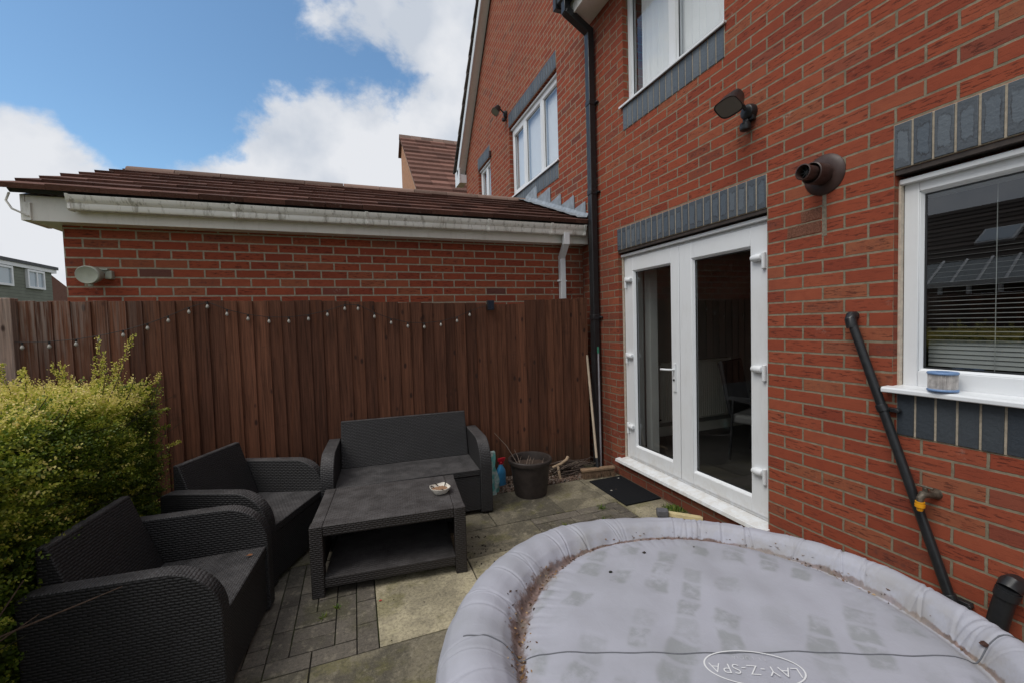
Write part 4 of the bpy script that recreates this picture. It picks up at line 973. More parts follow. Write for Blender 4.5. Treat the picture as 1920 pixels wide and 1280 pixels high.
for _ in range(90):     # short whips
    x_ = random.uniform(-3.0, -1.35); y_ = random.uniform(1.6, 3.75); d = Vector((random.uniform(-.4, .5), random.uniform(-.4, .4), 1)).normalized(); p = np.array((x_, y_, hz-.03)); L2 = random.uniform(.06, .16)
    f = np.linspace(.1, 1, 12); Pp = p+np.outer(f, np.array(tuple(d)))*L2
    parts_.append(sprigs(Pp, unit(np.tile(np.array(tuple(d)), (12, 1))+RNG.normal(size=(12, 3))*.5), 4, np.full(12, .022), np.full(12, .55), np.full(12, .95), .0145))
for _ in range(90):      # whips out of the face
    y_ = random.uniform(1.2, 3.8); z_ = random.uniform(.15, 1.15); d = Vector((1, random.uniform(-.5, .5), random.uniform(-.1, .5))).normalized(); p = np.array((hx1+float(bulge(y_, z_))-.02, y_, z_)); L2 = random.uniform(.06, .15)
    f = np.linspace(.1, 1, 12); Pp = p+np.outer(f, np.array(tuple(d)))*L2; g0 = random.uniform(.25, .6)
    parts_.append(sprigs(Pp, unit(np.tile(np.array(tuple(d)), (12, 1))+RNG.normal(size=(12, 3))*.4), 4, np.full(12, .022), np.full(12, g0), np.full(12, g0+.2), .0165))
arrs = [np.concatenate([p[i] for p in parts_]) for i in range(6)]
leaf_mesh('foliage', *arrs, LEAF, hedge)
# inner mass of twigs: rough stems and a dark leafy core
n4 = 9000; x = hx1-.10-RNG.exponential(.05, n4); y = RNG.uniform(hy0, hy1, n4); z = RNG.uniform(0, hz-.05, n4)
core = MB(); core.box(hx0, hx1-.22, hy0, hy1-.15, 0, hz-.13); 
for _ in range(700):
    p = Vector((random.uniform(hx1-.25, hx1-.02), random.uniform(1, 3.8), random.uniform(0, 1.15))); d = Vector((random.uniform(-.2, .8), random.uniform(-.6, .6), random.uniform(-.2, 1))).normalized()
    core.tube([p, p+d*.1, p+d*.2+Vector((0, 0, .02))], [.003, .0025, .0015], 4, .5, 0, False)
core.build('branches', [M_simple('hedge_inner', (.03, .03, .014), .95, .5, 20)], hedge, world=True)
# bare twigs poking out low at the front
bt_ = MB(); bt_.tube([(-1.34, 2.0, .52), (-1.18, 2.02, .56), (-1.02, 2.07, .585), (-.91, 2.10, .605)], [.005, .004, .003, .0018], 6)
bt_.tube([(-1.34, 2.0, .50), (-1.25, 2.06, .60), (-1.20, 2.10, .70)], [.004, .003, .002], 6); bt_.tube([(-1.36, 1.95, .46), (-1.24, 1.98, .53), (-1.12, 2.02, .6)], [.004, .003, .002], 6)
tag(bt_.build('bare_twig', TWIG, origin=(-1.34, 2.0, 0.5)), 'bare reddish twig sticking out of the hedge over the nearest armchair', 'twig')
# low trimmings of grass
GRASS = M_leaf('grass_blade', (0, (.05, .09, .015)), (.6, (.11, .19, .03)), (1, (.3, .3, .07)))
def tuft(name, label, x, y, n, r, h, cat='weed', group=None, leaf=.004):
    P = np.stack([x+RNG.normal(0, r*.3, n), y+RNG.normal(0, r*.3, n), np.full(n, -.004)], 1); D0 = unit(np.stack([RNG.normal(0, .7, n), RNG.normal(0, .7, n), np.full(n, .55)], 1))
    o = leaf_mesh(name, P, D0, unit(np.cross(D0, np.tile([[0, 0, 1.]], (n, 1)))), RNG.uniform(.5, 1, n)*h, np.full(n, leaf), RNG.random(n), GRASS)
    o.data.transform(Matrix.Translation((-x, -y, 0))); o.location = (x, y, 0); return tag(o, label, cat, group)
tuft('weed', 'spiky rosette of grass in the block paving before the table', -.227, 2.531, 26, .012, .05)
tuft('weed', 'small upright weed in the paving joint near the table leg', -.157, 2.60, 20, .012, .035, leaf=.007)
tuft('weed', 'largest tuft of grass in the blocks between the doormat and the plant pot', 1.927, 3.101, 70, .06, .05)
tuft('weed', 'low tuft of grass between the biggest tuft and the hot tub', 1.82, 2.91, 36, .04, .04)
tuft('weed', 'yellowish weed in the block paving just behind the hot tub', 1.50, 2.948, 34, .035, .04)
tuft('weed', 'clump of green weeds at the foot of the wall below the door sill', 2.475, 2.82, 260, .14, .06, leaf=.009)
def M_moss(): 
    m = MT('moss'); return m.fin(m.ramp(m.noise(m.geo(), 30, 4), (.3, (.04, .05, .015)), (.7, (.11, .13, .03))), 1, m.bump(m.noise(m.geo(), 150, 4), 1, .01))

# ------------------------------------------------------------------ corner things
pot = thing('plant_pot', 'round dark brown plant pot holding dry soil and dead stems', 'plant pot', (1.505, 3.655, 0))
POTM = M_simple('pot_plastic', (.033, .025, .022), .6, .3, 18, .4, 0, .3)
q = MB(); q.lathe([(.132, 0), (.137, .004), (.150, .10), (.168, .26), (.170, .268), (.184, .272), (.189, .285), (.188, .305), (.180, .312), (.166, .308), (.160, .29), (.157, .24)], n=56); q.build('pot', POTM, pot)
q = MB(); vs = [(0, 0, .252)]+[(.159*math.cos(2*PI*k/40), .159*math.sin(2*PI*k/40), .245+random.uniform(-.004, .004)) for k in range(40)]
q.add(vs, [(0, 1+k, 1+(k+1) % 40) for k in range(40)]); q.build('soil', M_simple('dry_soil', (.055, .038, .03), 1, .5, 70, .2, 0, .8), pot)
STEM = M_simple('dead_stem', (.2, .15, .12), .9, .4, 60)
for a in ((-.10, .0, -.30, .05, .30), (-.08, .02, -.12, .06, .13), (-.05, -.03, -.02, -.03, .09), (-.02, -.02, .0, -.02, .07), (.0, -.03, .03, -.02, .06), (-.11, -.02, -.10, -.05, .1), (.1, -.03, .11, -.04, .05)):
    q = MB(); q.tube([(a[0], a[1], .245), ((a[0]+a[2])/2, (a[1]+a[3])/2, .25+a[4]*.6), (a[2], a[3], .25+a[4])], [.004, .003, .0015], 6); q.build('dead_stem', STEM, pot)
pot.scale = (1.1, 1.1, 1.1)
# spray bottle
sb_ = thing('spray_bottle', 'blue plastic spray bottle with a red trigger head beside the sofa', 'spray bottle', (1.315, 3.965, 0), .3)
BLU = M_simple('blue_plastic', (.07, .33, .62), .35, .1, 10); RED = M_simple('red_plastic', (.5, .015, .03), .35, .1, 10)
q = MB()
rings = [(.046, .028, 0), (.050, .032, .006), (.050, .032, .13), (.046, .03, .15), (.026, .022, .185), (.018, .018, .20), (.018, .018, .215)]
n = 28; vs = [(a*(abs(math.cos(t))**.7)*(1 if math.cos(t) > 0 else -1), b_*(abs(math.sin(t))**.7)*(1 if math.sin(t) > 0 else -1), z) for a, b_, z in rings for t in [2*PI*k/n for k in range(n)]]
q.add(vs, [[i*n+k, i*n+(k+1) % n, (i+1)*n+(k+1) % n, (i+1)*n+k] for i in range(len(rings)-1) for k in range(n)]+[list(range(n))[::-1]]); q.build('bottle', BLU, sb_)
q = MB(); q.lathe([(.019, .21), (.019, .235), (.013, .24)], n=16); q.box(-.03, .045, -.011, .011, .24, .272); q.tube([(.04, 0, .262), (.058, 0, .262)], .008, 8); q.obox(Matrix.Translation((.03, 0, .225)) @ Matrix.Rotation(.35, 4, 'Y'), .007, .014, .05); q.build('trigger_head', RED, sb_, bevel=.003)
# crumpled turquoise and white bag
bg_ = MB(); n = 18
for i in range(n+1):
    pass
rows_ = 14; vs = []
for j in range(rows_+1):
    f = j/rows_; z = .40*f
    for k in range(n):
        a = 2*PI*k/n; r_ = (.055-.022*f)*(1+.25*math.sin(a*3+f*5)+.15*math.sin(a*5-f*9)); vs.append((1.165+r_*math.cos(a)*1.1+.012*math.sin(f*7), 3.80+r_*math.sin(a)*.8, z))
bg_.add(vs, [[j*n+k, j*n+(k+1) % n, (j+1)*n+(k+1) % n, (j+1)*n+k] for j in range(rows_) for k in range(n)]+[[rows_*n+k for k in range(n)]])
def M_bag():
    m = MT('bag_film'); v = m.geo(); c = m.ramp(m.noise(m.map(v, (1, 1, .9)), 8, 3), (.42, (.16, .5, .46)), (.5, (.55, .62, .6)), (.6, (.12, .42, .40)))
    return m.fin(c, .4, m.bump(m.noise(v, 40, 4), .6, .01))
tag(bg_.build('plastic_bag', M_bag(), origin=(1.165, 3.80, 0), smooth=50), 'crumpled turquoise and white plastic bag wedged beside the sofa arm', 'bag')
# heap of sticks
st = MB()
for i in range(85):
    a = random.gauss(.1, .35); L_ = random.uniform(.12, .38); c0 = Vector((random.gauss(2.1, .11), random.gauss(3.98, .06), random.uniform(.008, .11))); d = Vector((math.cos(a), math.sin(a)*.6, random.uniform(-.12, .15)))
    st.tube([c0-d*L_/2, c0+Vector((0, 0, random.uniform(-.01, .015))), c0+d*L_/2], [random.uniform(.003, .007)]*2+[.002], 6, random.random())
def M_stick():
    m = MT('stick'); return m.fin(m.mix(m.rng(m.noise(m.geo(), 40, 4), .3, .7), m.ramp(m.tint(), (0, (.05, .035, .028)), (.7, (.14, .1, .075)), (1, (.25, .2, .15))), (.05, .035, .03)), .9)
tag(st.build('stick_heap', M_stick(), origin=(2.1, 3.98, 0)), 'heap of thin brown sticks and cuttings piled in the corner by the broom', 'sticks')
lw = MB(); lw.tube([(1.88, 3.95, .10), (1.96, 3.92, .135), (2.03, 3.93, .165), (2.06, 3.95, .185)], [.012, .015, .014, .017], 8, 1); lw.tube([(1.93, 3.93, .11), (1.925, 3.87, .0), (1.93, 3.85, .0)], [.014, .013, .01], 8, 1)
tag(lw.build('split_branch', M_simple('pale_wood', (.36, .26, .17), .85, .3, 30), origin=(1.96, 3.9, 0)), 'pale split branch lying over the left side of the stick heap', 'branch')
# broom
bro = thing('broom', 'old yard broom with wooden head and pale handle leaning against the fence', 'broom', (2.30, 3.76, 0))
HW = M_simple('handle_wood', (.42, .34, .25), .7, .15, 14); HEADW = M_simple('broom_wood', (.23, .15, .09), .8, .3, 25)
hd = Matrix.Translation((2.30, 3.75, .085)) @ Matrix.Rotation(math.radians(-8), 4, 'Z')
q = MB(); q.obox(hd, .37, .06, .03); q.build('broom_head', HEADW, bro, world=True, bevel=.008)
q = MB()
for i in range(34):
    for j in range(5):
        x0 = -.17+.0102*i; y0 = -.02+.01*j; a = hd @ Vector((x0, y0, -.012)); b_ = hd @ Vector((x0*1.04+random.uniform(-.008, .008), y0*1.6-.01+random.uniform(-.008, .008), -.082)); q.tube([a, b_], [.0035, .002], 4, .5, 0, False)
q.build('bristles', M_simple('bristle', (.16, .10, .06), .9, .4, 40), bro, world=True)
q = MB(); q.tube([(2.305, 3.765, .09), (2.31, 3.785, .19)], [.019, .016], 12); q.build('socket', BLKP, bro, world=True)
q = MB(); q.tube([(2.307, 3.78, .16), (2.40, 4.085, 1.20), (2.402, 4.092, 1.235)], [.0135, .013, .010], 12); q.build('handle', HW, bro, world=True)
rk = thing('metal_pole', 'thin grey metal tool handle with a green tip leaning beside the downpipe', 'pole', (2.40, 3.80, 0))
q = MB(); q.tube([(2.37, 3.80, .0), (2.445, 3.93, 1.27)], .010, 10); q.build('handle', M_simple('grey_metal', (.33, .32, .34), .4, .1, 20, .5, .6), rk, world=True)
q = MB(); q.tube([(2.444, 3.93, 1.262), (2.448, 3.936, 1.33)], .0125, 10); q.build('grip', M_simple('green_plastic', (.02, .13, .08), .5), rk, world=True)
# doormat
mt_ = MB(); mt_.box(2.145, 2.515, 3.05, 3.665, .001, .013)
def M_mat():
    m = MT('rubber_mat'); v = m.geo(); n_ = m.noise(v, 300, 3)
    return m.fin(m.mix(m.rng(n_, .55, .75), (.008, .009, .011), (.03, .032, .036)), .9, m.bump(n_, 1, .006), .2)
tag(mt_.build('doormat', M_mat(), origin=(2.33, 3.36, 0), bevel=.003), 'rectangular black ribbed doormat on the slabs under the door sill', 'doormat')
for i, (x, y, l) in enumerate(((2.20, 3.36, 'pale curled scrap lying near the middle of the doormat'), (2.26, 3.37, 'small brown scrap on the doormat beside the pale one'), (2.44, 3.60, 'pale crumpled scrap at the far corner of the doormat'))):
    q = leafy('litter_scrap', l, (x, y, .015), .014 if i != 1 else .009, i*1.3, M_simple('scrap%d' % i, ((.5, .47, .42), (.15, .11, .08), (.45, .43, .4))[i], .8)); q['category'] = 'litter'
# timber offcuts behind the tub
q = MB(); q.obox(Matrix.Translation((2.44, 2.67, .016)) @ Matrix.Rotation(math.radians(-46), 4, 'Z'), .26, .045, .03)
tag(q.build('timber_offcut', M_simple('pale_timber', (.6, .5, .28), .7, .15, 20), origin=(2.44, 2.67, 0), bevel=.002), 'pale yellow timber offcut on the ground behind the hot tub', 'timber')
q = MB(); q.obox(Matrix.Translation((2.30, 2.775, .03)) @ Matrix.Rotation(math.radians(-30), 4, 'Z'), .09, .07, .055)
tag(q.build('rubber_block', M_simple('grey_rubber', (.10, .10, .11), .8, .2, 40), origin=(2.30, 2.775, 0), bevel=.008), 'dark grey rubber block at the end of the timber offcut', 'block')
# crumbs of soil on the slabs between table and tub
cr_ = MB()
for i in range(70):
    x = random.gauss(.72, .12); y = random.gauss(2.92, .14); r_ = random.uniform(.002, .007)
    cr_.lathe([(r_*math.sin(PI*k/4)+.0002, r_*.7-r_*.7*math.cos(PI*k/4)) for k in range(5)], (x, y, .001), 6)
for i in range(110):
    x = random.uniform(-.6, 2.5); y = random.uniform(2.2, 3.8); r_ = random.uniform(.0015, .004)
    cr_.lathe([(r_*math.sin(PI*k/4)+.0002, r_*.7-r_*.7*math.cos(PI*k/4)) for k in range(5)], (x, y, .001), 5)
tag(cr_.build('soil_crumbs', M_simple('soil_crumb', (.04, .03, .022), 1, .4, 100), smooth=0), 'dark crumbs of soil scattered on the slabs beside the table', 'soil crumbs', kind='stuff')
pt_ = leafy('red_petal', 'single red petal on the pale paving slab', (.078, 2.56, .003), .012, .5, M_simple('petal', (.45, .05, .04), .7)); pt_['category'] = 'petal'

# ------------------------------------------------------------------ things on the house wall
def floodlight(x, y, z, label, sc=1.0):
    t = thing('floodlight', label, 'light', (x, y, z), 0, 'black security floodlights on the brick walls')
    q = MB(); M = Matrix.Rotation(-PI/2, 4, 'Y')
    q.lathe([(.052, 0), (.052, .022), (.045, .045), (.02, .055)], (0, 0, 0), 24, .5, 0, M); q.box(-.03, 0, -.04, .04, -.06, .03); q.build('wall_plate', BLKP, t, bevel=.003)
    q = MB(); q.lathe([(.012, -.03), (.032, -.022), (.036, 0), (.03, .022), (.01, .03)], (-.045, .005, -.095), 16); q.tube([(-.03, 0, -.05), (-.045, .005, -.09)], .014, 10); q.build('motion_sensor', BLKP, t, bevel=.002)
    q = MB(); q.tube([(-.045, 0, .01), (-.085, .0, .05), (-.11, .0, .07)], .012, 10); q.build('arm', BLKP, t)
    # head: rounded shell facing out from the wall and down
    nn = Vector((-.60, .03, -.80)).normalized(); yy_ = Vector((0, 0, 1)).cross(nn).normalized(); H = (Matrix((nn, yy_, nn.cross(yy_))).transposed() * 1.05).to_4x4(); H.translation = (-.175, .0, .035)
    q = MB(); n = 28; rings = [(0.030, .020, -.075), (.048, .036, -.068), (.066, .050, -.03), (.084, .058, .026), (.090, .062, .036), (.082, .055, .034)]
    vs = [H @ Vector((c, a*(abs(math.cos(t_))**.6)*(1 if math.cos(t_) > 0 else -1), b_*(abs(math.sin(t_))**.6)*(1 if math.sin(t_) > 0 else -1))) for a, b_, c in rings for t_ in [2*PI*k/n for k in range(n)]]
    q.add(vs, [[i*n+k, i*n+(k+1) % n, (i+1)*n+(k+1) % n, (i+1)*n+k] for i in range(len(rings)-1) for k in range(n)]+[list(range(n))[::-1]]); q.build('lamp_head', BLKP, t)
    q = MB(); vs = [H @ Vector((.0335, .083*(abs(math.cos(t_))**.6)*(1 if math.cos(t_) > 0 else -1), .054*(abs(math.sin(t_))**.6)*(1 if math.sin(t_) > 0 else -1))) for t_ in [2*PI*k/n for k in range(n)]]
    q.add(vs, [list(range(n))]); q.build('lens', MT('lamp_lens').fin((.20, .19, .17), .25, None, .7), t, smooth=0)
    return t
f1 = floodlight(XW, 2.125, 2.955, 'black security floodlight on the house wall between the upper window and the flue')
f2 = copy_tree(f1); f2.location = (XW, 6.76, 5.09); f2['label'] = 'black security floodlight beside the three-light window of the gable-ended house'
ROUGHB = M_simple('rough_brick', (.17, .075, .05), .95, .4, 120, .1, 0, .8)
q = MB(); q.prism([(1.640, 2.05), (1.668, 2.05), (1.664, 2.29), (1.644, 2.285)], 0, XW-.0015, XW+.01, .5, 1)
q.prism([(1.672, 2.155), (1.785, 2.152), (1.79, 2.214), (1.674, 2.218)], 0, XW-.0020, XW+.01, .5, 0); q.prism([(1.672, 2.078), (1.875, 2.076), (1.87, 2.138), (1.80, 2.14), (1.674, 2.142)], 0, XW-.0020, XW+.01, .5, 0)
q.build('repair_patch', [ROUGHB, M_simple('old_mortar', (.2, .165, .12), .95, .3, 60)], house, world=True)
# boiler flue
fu = thing('boiler_flue', 'brown plastic boiler flue with round wall plate, left of the kitchen window', 'flue', (XW, 1.655, 2.392))
fu.scale = (.9, .92, .92); MY = Matrix.Rotation(-PI/2, 4, 'Y')
q = MB(); q.lathe([(.122, 0), (.122, .004), (.112, .014), (.07, .02), (.068, .02)], n=48, M=MY); q.build('wall_plate', BRNP, fu)
TL = MY @ Matrix.Rotation(math.radians(0), 4, 'X')
q = MB(); q.lathe([(.064, .015), (.064, .12), (.058, .124), (.056, .10), (.05, .03)], n=40, M=TL); q.build('outer_tube', BRNP, fu)
q = MB(); q.lathe([(.043, .03), (.043, .175), (.047, .177), (.047, .195), (.041, .197), (.038, .19), (.037, .06)], n=36, M=TL)
q.build('inner_tube', BRNP, fu)
q = MB(); q.lathe([(.001, .13), (.0365, .131)], n=24, M=TL)
for k in range(4): q.obox(MY @ Matrix.Translation((0, 0, .15)) @ Matrix.Rotation(k*PI/4, 4, 'Z'), .072, .003, .03)
q.build('grille', SEAL, fu)
# waste pipe running down the wall
wpz = thing('waste_pipe', 'thin black waste pipe running diagonally down the wall below the kitchen window', 'pipe', (2.49, 1.48, 1.57))
q = MB(); q.tube([(2.49, 1.482, 1.545), (2.488, 1.06, .26), (2.488, .99, .05)], .0205, 18); q.build('pipe', BLKP, wpz, world=True)
q = MB(); q.tube([(2.535, 1.497, 1.592), (2.50, 1.495, 1.59), (2.488, 1.492, 1.575), (2.489, 1.484, 1.53)], [.024, .026, .026, .025], 18); q.build('elbow', BLKP, wpz, world=True)
for (y_, z_) in ((1.343, 1.122), (1.072, .298)):
    q = MB(); q.tube([(2.489, y_+.008, z_+.02), (2.489, y_-.005, z_-.012)], .0255, 18); q.box(2.50, 2.53, y_-.06, y_-.0, z_-.012, z_+.008); q.tube([(2.515, y_-.06, z_-.002), (2.488, y_-.06, z_-.002)], .009, 10); q.build('pipe_clip', BLKP, wpz, world=True, bevel=.002)
lp = thing('soil_pipe', 'short fat black pipe with elbow coming out of the wall low down behind the tub', 'pipe', (2.47, .88, .46))
q = MB(); q.tube([(2.54, .885, .470), (2.49, .885, .472), (2.472, .887, .455)], [.036, .039, .037], 20); q.tube([(2.474, .886, .462), (2.468, .905, .36), (2.465, .96, .0)], .034, 20)
q.build('pipe', BLKP, lp, world=True); q = MB(); q.tube([(2.474, .887, .452), (2.470, .893, .42)], .039, 20); q.build('collar', BLKP, lp, world=True)
# garden tap
BRASS = M_simple('weathered_brass', (.13, .11, .085), .55, .35, 60, .5, .6); YEL = M_simple('yellow_plastic', (.75, .33, .01), .4, .08, 20)
tp = thing('garden_tap', 'weathered brass garden tap with a yellow hose connector beside the waste pipe', 'tap', (2.53, 1.158, .752))
q = MB(); q.tube([(0, -.01, -.002), (-.02, -.01, -.002), (-.05, 0, 0)], [.026, .018, .016], 14); q.tube([(-.035, 0, 0), (-.07, .006, .0), (-.085, .008, -.015), (-.086, .008, -.04)], [.018, .017, .014, .013], 14); q.build('spout', BRASS, tp)
q = MB(); q.tube([(-.055, .002, .01), (-.06, .002, .035)], [.012, .009], 10); q.tube([(-.06, .03, .038), (-.06, -.028, .036)], .006, 8); q.build('tap_handle', BRASS, tp, bevel=.001)
q = MB(); q.lathe([(.016, -.052), (.018, -.040), (.018, -.03)], (-.086, .008, 0), 14); q.lathe([(.010, -.075), (.012, -.07), (.012, -.058), (.019, -.056), (.019, -.042), (.012, -.04)], (-.086, .008, 0), 16); q.build('hose_connector', YEL, tp)
# filter cartridge on the sill
fc = thing('filter_cartridge', 'pleated white filter cartridge with blue ends standing on the kitchen window sill', 'filter', (2.515, 1.122, 1.242))
FB = M_simple('filter_blue', (.16, .27, .48), .5, .12, 40); PL = M_simple('pleat_paper', (.52, .50, .49), .85, .3, 45)
q = MB(); n = 96; vs = []
for z in (.008, .078):
    for k in range(n): r_ = .0505 if k % 2 else .043; a = 2*PI*k/n+(.03 if z > .01 else 0)+.012*math.sin(k*1.9); vs.append((r_*math.cos(a), r_*math.sin(a), z))
q.add(vs, [[k, (k+1) % n, n+(k+1) % n, n+k] for k in range(n)]); q.build('pleats', PL, fc, smooth=0)
for z in (0.0, .077):
    q = MB(); q.lathe([(.022, z), (.052, z), (.054, z+.003), (.054, z+.007), (.052, z+.010), (.022, z+.010)], n=40); 
    q.f = q.f[:-2]; q.t = q.t[:-2]; q.m = q.m[:-2]
    q.add([(r_*math.cos(2*PI*k/40), r_*math.sin(2*PI*k/40), zz_) for r_, zz_ in ((.022, z+.010), (.022, z)) for k in range(40)], [[k, (k+1) % 40, 40+(k+1) % 40, 40+k] for k in range(40)])
    q.build('end_cap', FB, fc)
# round outdoor lamp on the garage wall
gl_ = thing('outdoor_lamp', 'round grey-green outdoor lamp on the left end of the garage wall', 'lamp', (-1.80, YG, 2.09))
GG = M_simple('grey_green', (.34, .36, .30), .5, .08, 20)
Hh = Matrix.Translation((-.115, -.10, -.01)) @ Matrix.Rotation(math.radians(-14), 4, 'Z') @ Matrix.Rotation(PI/2+.15, 4, 'X') @ Matrix.Diagonal((1.12, .9, 1, 1))
q = MB(); q.lathe([(.045, -.06), (.066, -.04), (.076, 0), (.078, .02), (.072, .028), (.066, .026), (.03, .020), (.001, .019)], n=40, M=Hh); q.build('lamp_head', GG, gl_)
q = MB(); q.box(-.045, .0, -.045, 0, -.035, .03); q.box(-.075, -.02, -.06, -.02, .03, .045); q.tube([(-.045, -.03, .02), (-.08, -.06, .01)], .014, 8); q.build('bracket', GG, gl_, bevel=.003)
q = MB(); q.tube([(-.115, -.09, -.08), (-.115, -.09, -.10)], [.02, .016], 10); q.build('sensor', GG, gl_)

# ------------------------------------------------------------------ inside the house
rad = thing('radiator', 'cream panel radiator on the wall inside the French doors', 'radiator', (3.9, 4.06, .75))
CREAM = M_simple('cream_enamel', (.68, .65, .56), .4, .04, 5)
q = MB(); q.box(3.36, 4.43, 4.055, 4.075, .38, 1.10)
for i in range(33): x = 3.38+i*.0323; q.tube([(x, 4.052, .40), (x, 4.052, 1.08)], .010, 8)
q.box(3.355, 4.435, 4.03, 4.09, 1.075, 1.10); q.build('panel', CREAM, rad, world=True)
q = MB(); q.tube([(3.36, 4.05, .42), (3.30, 4.05, .40), (3.30, 4.05, .23)], .01, 8); q.build('valve', SEAL, rad, world=True)
MB().box(2.85, 6.2, 4.08, 4.099, .21, .32).build('skirting_board', CREAM, house, world=True)
dc = thing('dining_chair', 'dark leather chair with chrome leg inside the right-hand French door', 'chair', (3.72, 3.0, .21), math.radians(20))
LEA = M_simple('dark_leather', (.025, .025, .027), .45, .3, 12); CUS = M_simple('grey_cushion', (.17, .165, .16), .8, .1, 10)
q = MB(); q.box(-.24, .24, -.26, .22, .36, .45); q.build('seat', CUS, dc, bevel=.03, seg=3)
q = MB(); q.prism([(.20, .44), (.24, .44), (.34, .95), (.29, .97)], 0, -.24, .24); q.build('backrest', LEA, dc, bevel=.02, seg=3)
for s_ in (-1, 1):
    q = MB(); q.box(s_*.26-.02, s_*.26+.02, -.22, .22, .60, .63); q.tube([(s_*.26, -.18, .61), (s_*.25, -.2, .3), (s_*.25, -.2, 0)], .012, 8); q.tube([(s_*.26, .18, .61), (s_*.25, .22, 0)], .012, 8); q.build('arm', LEA, dc, bevel=.004)
# venetian blind in the kitchen window
bl = thing('venetian_blind', 'white venetian blind hanging half open inside the kitchen window', 'blind', (2.70, .5, 2.17))
SLT = M_simple('blind_slat', (.25, .26, .255), .5, .05, 10); q = MB()
z = 1.335; k = 0
while z < 1.66:
    shut = z < 1.44
    if shut: q.prism([(2.700, z), (2.705, z+.018), (2.7065, z+.018), (2.7015, z)], 1, -.38, 1.262)
    else: q.prism([(2.69, z), (2.715, z+.003), (2.715, z+.0042), (2.69, z+.0012)], 1, -.38, 1.262)
    z += .021
while z < 1.9:
    q.prism([(2.695, z), (2.710, z+.001), (2.710, z+.0016), (2.695, z+.0006)], 1, -.38, 1.262); z += .024
q.build('slats', SLT, bl, world=True)
q = MB(); q.box(2.68, 2.72, -.38, 1.264, 2.165, 2.2); q.build('headrail', SLT, bl, world=True)
for y_ in (1.02, .1): q = MB(); q.tube([(2.686, y_, 1.32), (2.686, y_, 2.17)], .0016, 5); q.build('ladder_cord', SLT, bl, world=True)

# ------------------------------------------------------------------ houses further off
fh = thing('tiled_house', 'distant house with a steep red-brown tiled roof rising behind the garage roof', 'house', (5, 17, 0))
q = MB(); q.prism([(12.6, 0), (12.6, 4.7), (18.0, 9.15), (18.5, 8.7), (18.5, 0)], 0, 2.16, 9.5); q.build('wall', M_simple('tan_brick', (.4, .2, .11), .9, .2, 9), fh, world=True)
q = MB(); nr3 = 17
for i in range(nr3):
    f0, f1 = i/nr3, (i+1)/nr3; a = Vector((12.3, 4.62)); b_ = Vector((18.0, 9.30)); p, r_ = a.lerp(b_, f0), a.lerp(b_, f1)
    x = 2.06
    while x < 9.6:
        x2 = x+.6; q.prism([(p.x-.03, p.y-.02), (r_.x, r_.y-.02), (r_.x, r_.y+.02), (p.x-.03, p.y+.085)], 0, x, x2-.004, random.random()); x = x2
q.prism([(18.0, 9.28), (18.0, 9.33), (18.7, 8.8), (18.7, 8.72)], 0, 2.06, 9.6); q.build('roof', TILE2, fh, world=True)
q = MB(); x = 2.05
while x < 9.6: q.prism([(17.86, 9.24), (18.0, 9.42), (18.14, 9.24)], 0, x, x+.44, random.random()); x += .45
q.build('ridge', RIDGE, fh, world=True)
q = MB(); q.prism([(12.2, 4.50), (18.0, 9.27), (18.0, 9.14), (12.3, 4.42)], 0, 2.10, 2.16); q.build('verge_mortar', M_simple('verge', (.4, .33, .26), .9, .2, 10), fh, world=True)
def M_clad():
    m = MT('weatherboard'); v = m.geo(); sx = m.n('ShaderNodeSeparateXYZ'); m.put(sx.inputs[0], v); f = m.math('FRACT', m.math('MULTIPLY', sx.outputs[2], 9.0))
    c = m.mix(m.rng(f, .0, .14, 1, 0), m.ramp(m.noise(v, 3, 4), (.3, (.155, .17, .14)), (.7, (.2, .215, .18))), (.06, .065, .055)); return m.fin(c, .8, m.bump(f, .6, .02))
cd = thing('clad_house', 'distant grey-green weatherboarded house with flat roof and white windows beyond the fence', 'house', (-13, 18, 0))
q = MB(); q.box(-16, -10.7, 13.5, 21.3, 0, 4.02); q.build('wall', M_clad(), cd, world=True)
q = MB(); q.box(-16.2, -10.62, 13.3, 21.45, 4.02, 4.15); q.build('fascia', UPVC, cd, world=True); q = MB(); q.box(-16.2, -10.58, 13.3, 21.5, 4.151, 4.26); q.build('roof', SEAL, cd, world=True)
for (a, b_, gs) in ((17.6, 19.22, ((17.68, 18.35), (18.43, 19.14))), (19.9, 20.78, ((19.98, 20.36), (20.42, 20.71)))):
    q = MB(); ring(q, -10.70, -10.62, a, b_, 3.34, 4.0, .07)
    for g0, g1 in zip(gs[:-1], gs[1:]): q.box(-10.70, -10.63, g0[1], g1[0], 3.41, 3.93)
    wdw = q.build('window', UPVC, cd, world=True); q = MB(); q.box(-10.70, -10.66, a+.05, b_-.05, 3.37, 3.97); q.build('pane', MT('far_pane').fin((.35, .42, .47), .05, None, .8), wdw, world=True)
q = MB(); q.prism([(21.3, 0), (21.3, 4.0), (23.2, 3.2), (24.5, 2.2), (24.5, 0)], 0, -15, -10.75); q.build('side_roof', TILE2, cd, world=True)
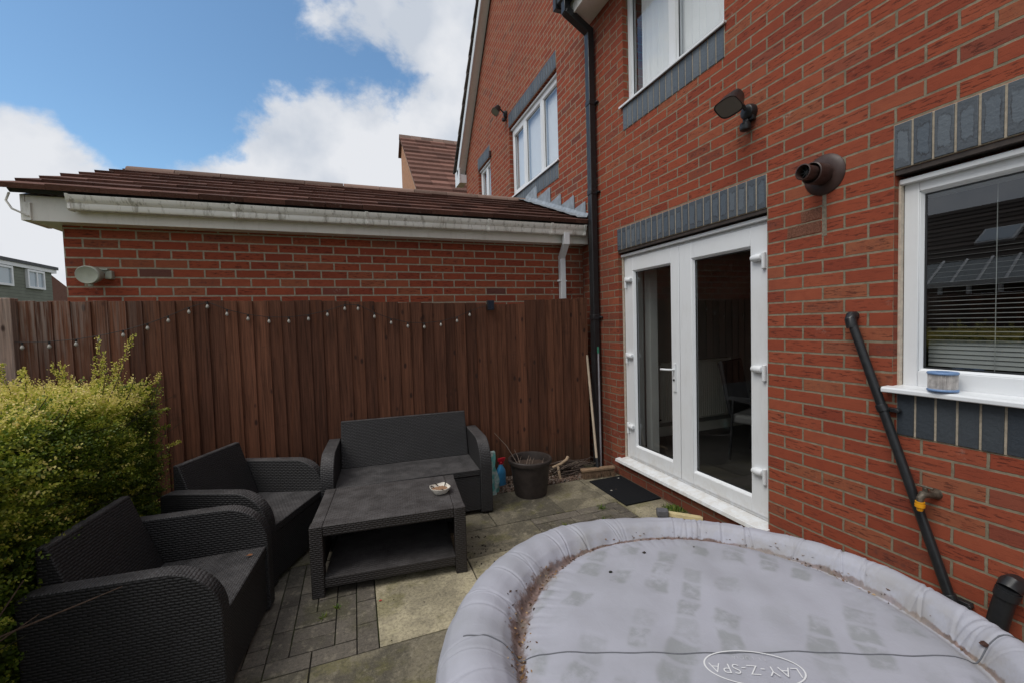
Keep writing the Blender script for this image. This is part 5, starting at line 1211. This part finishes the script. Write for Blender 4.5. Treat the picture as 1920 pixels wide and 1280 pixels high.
# the house across the garden (its reflection shows in the kitchen window)
oh = thing('opposite_house', 'house with a dark tiled roof, skylight and white conservatory across the garden', 'house', (-11, 3, 0))
q = MB(); q.box(-15, -10.2, -6, 11.6, 0, 2.95); q.build('wall', M_simple('brown_brick', (.13, .06, .04), .9, .25, 8), oh, world=True)
q = MB()
for i in range(13):
    a = Vector((-9.9, 2.75)); b_ = Vector((-12.6, 4.72)); p, r_ = a.lerp(b_, i/13), a.lerp(b_, (i+1)/13)
    q.prism([(p.x+.03, p.y-.05), (p.x+.03, p.y+.03), (r_.x, r_.y+.01), (r_.x, r_.y-.05)], 1, -6.3, 12, random.random())
q.prism([(-12.6, 4.72), (-12.6, 4.64), (-15.3, 2.7), (-15.3, 2.8)], 1, -6.3, 12); q.build('roof', TILED, oh, world=True)
q = MB(); M = Matrix.Translation((-10.95, 6.1, 3.57)) @ Matrix.Rotation(math.radians(36.1), 4, 'Y'); q.obox(M, .7, .75, .1); sk_ = q.build('skylight', UPVC, oh, world=True)
q = MB(); q.obox(M @ Matrix.Translation((0, 0, .056)), .6, .64, .01); q.build('pane', MT('sky_pane').fin((.5, .58, .66), .05, None, 1), sk_, world=True)
q = MB()
for y_ in np.arange(4.2, 7.4, .55): q.box(-9.06, -8.98, y_, y_+.07, .9, 2.25)
q.box(-9.08, -8.96, 4.2, 7.3, 2.2, 2.32); q.box(-9.08, -8.96, 4.2, 7.3, 1.95, 2.0); q.box(-9.08, -8.96, 4.2, 7.3, .85, .95)
for i in range(7): y_ = 4.3+i*.48; q.tube([(-9.0, y_, 2.3), (-10.1, y_+.15, 2.95)], .03, 6)
q.build('conservatory', UPVC, oh, world=True)
q = MB(); q.box(-9.04, -9.0, 4.2, 7.3, 0, .85); q.add([(-9.02, 4.2, 2.3), (-10.2, 4.2, 2.98), (-10.2, 7.3, 2.98), (-9.02, 7.3, 2.3)], [(0, 1, 2, 3)]); q.build('conservatory_roof', M_simple('polycarbonate', (.3, .33, .34), .3), oh, world=True)
# boundary fence on the hedge side
fs = thing('boundary_fence', 'dark board fence along the far side of the hedge', 'fence', (-3.9, 1, 0))
q = MB(); y_ = -4.0
while y_ < 4.1:
    q.box(-3.92+random.uniform(-.003, .003), -3.90, y_, y_+.12, 0, 1.85+random.uniform(-.004, .004), random.random()); y_ += .123
q.build('fence_panel', WOOD, fs, world=True)
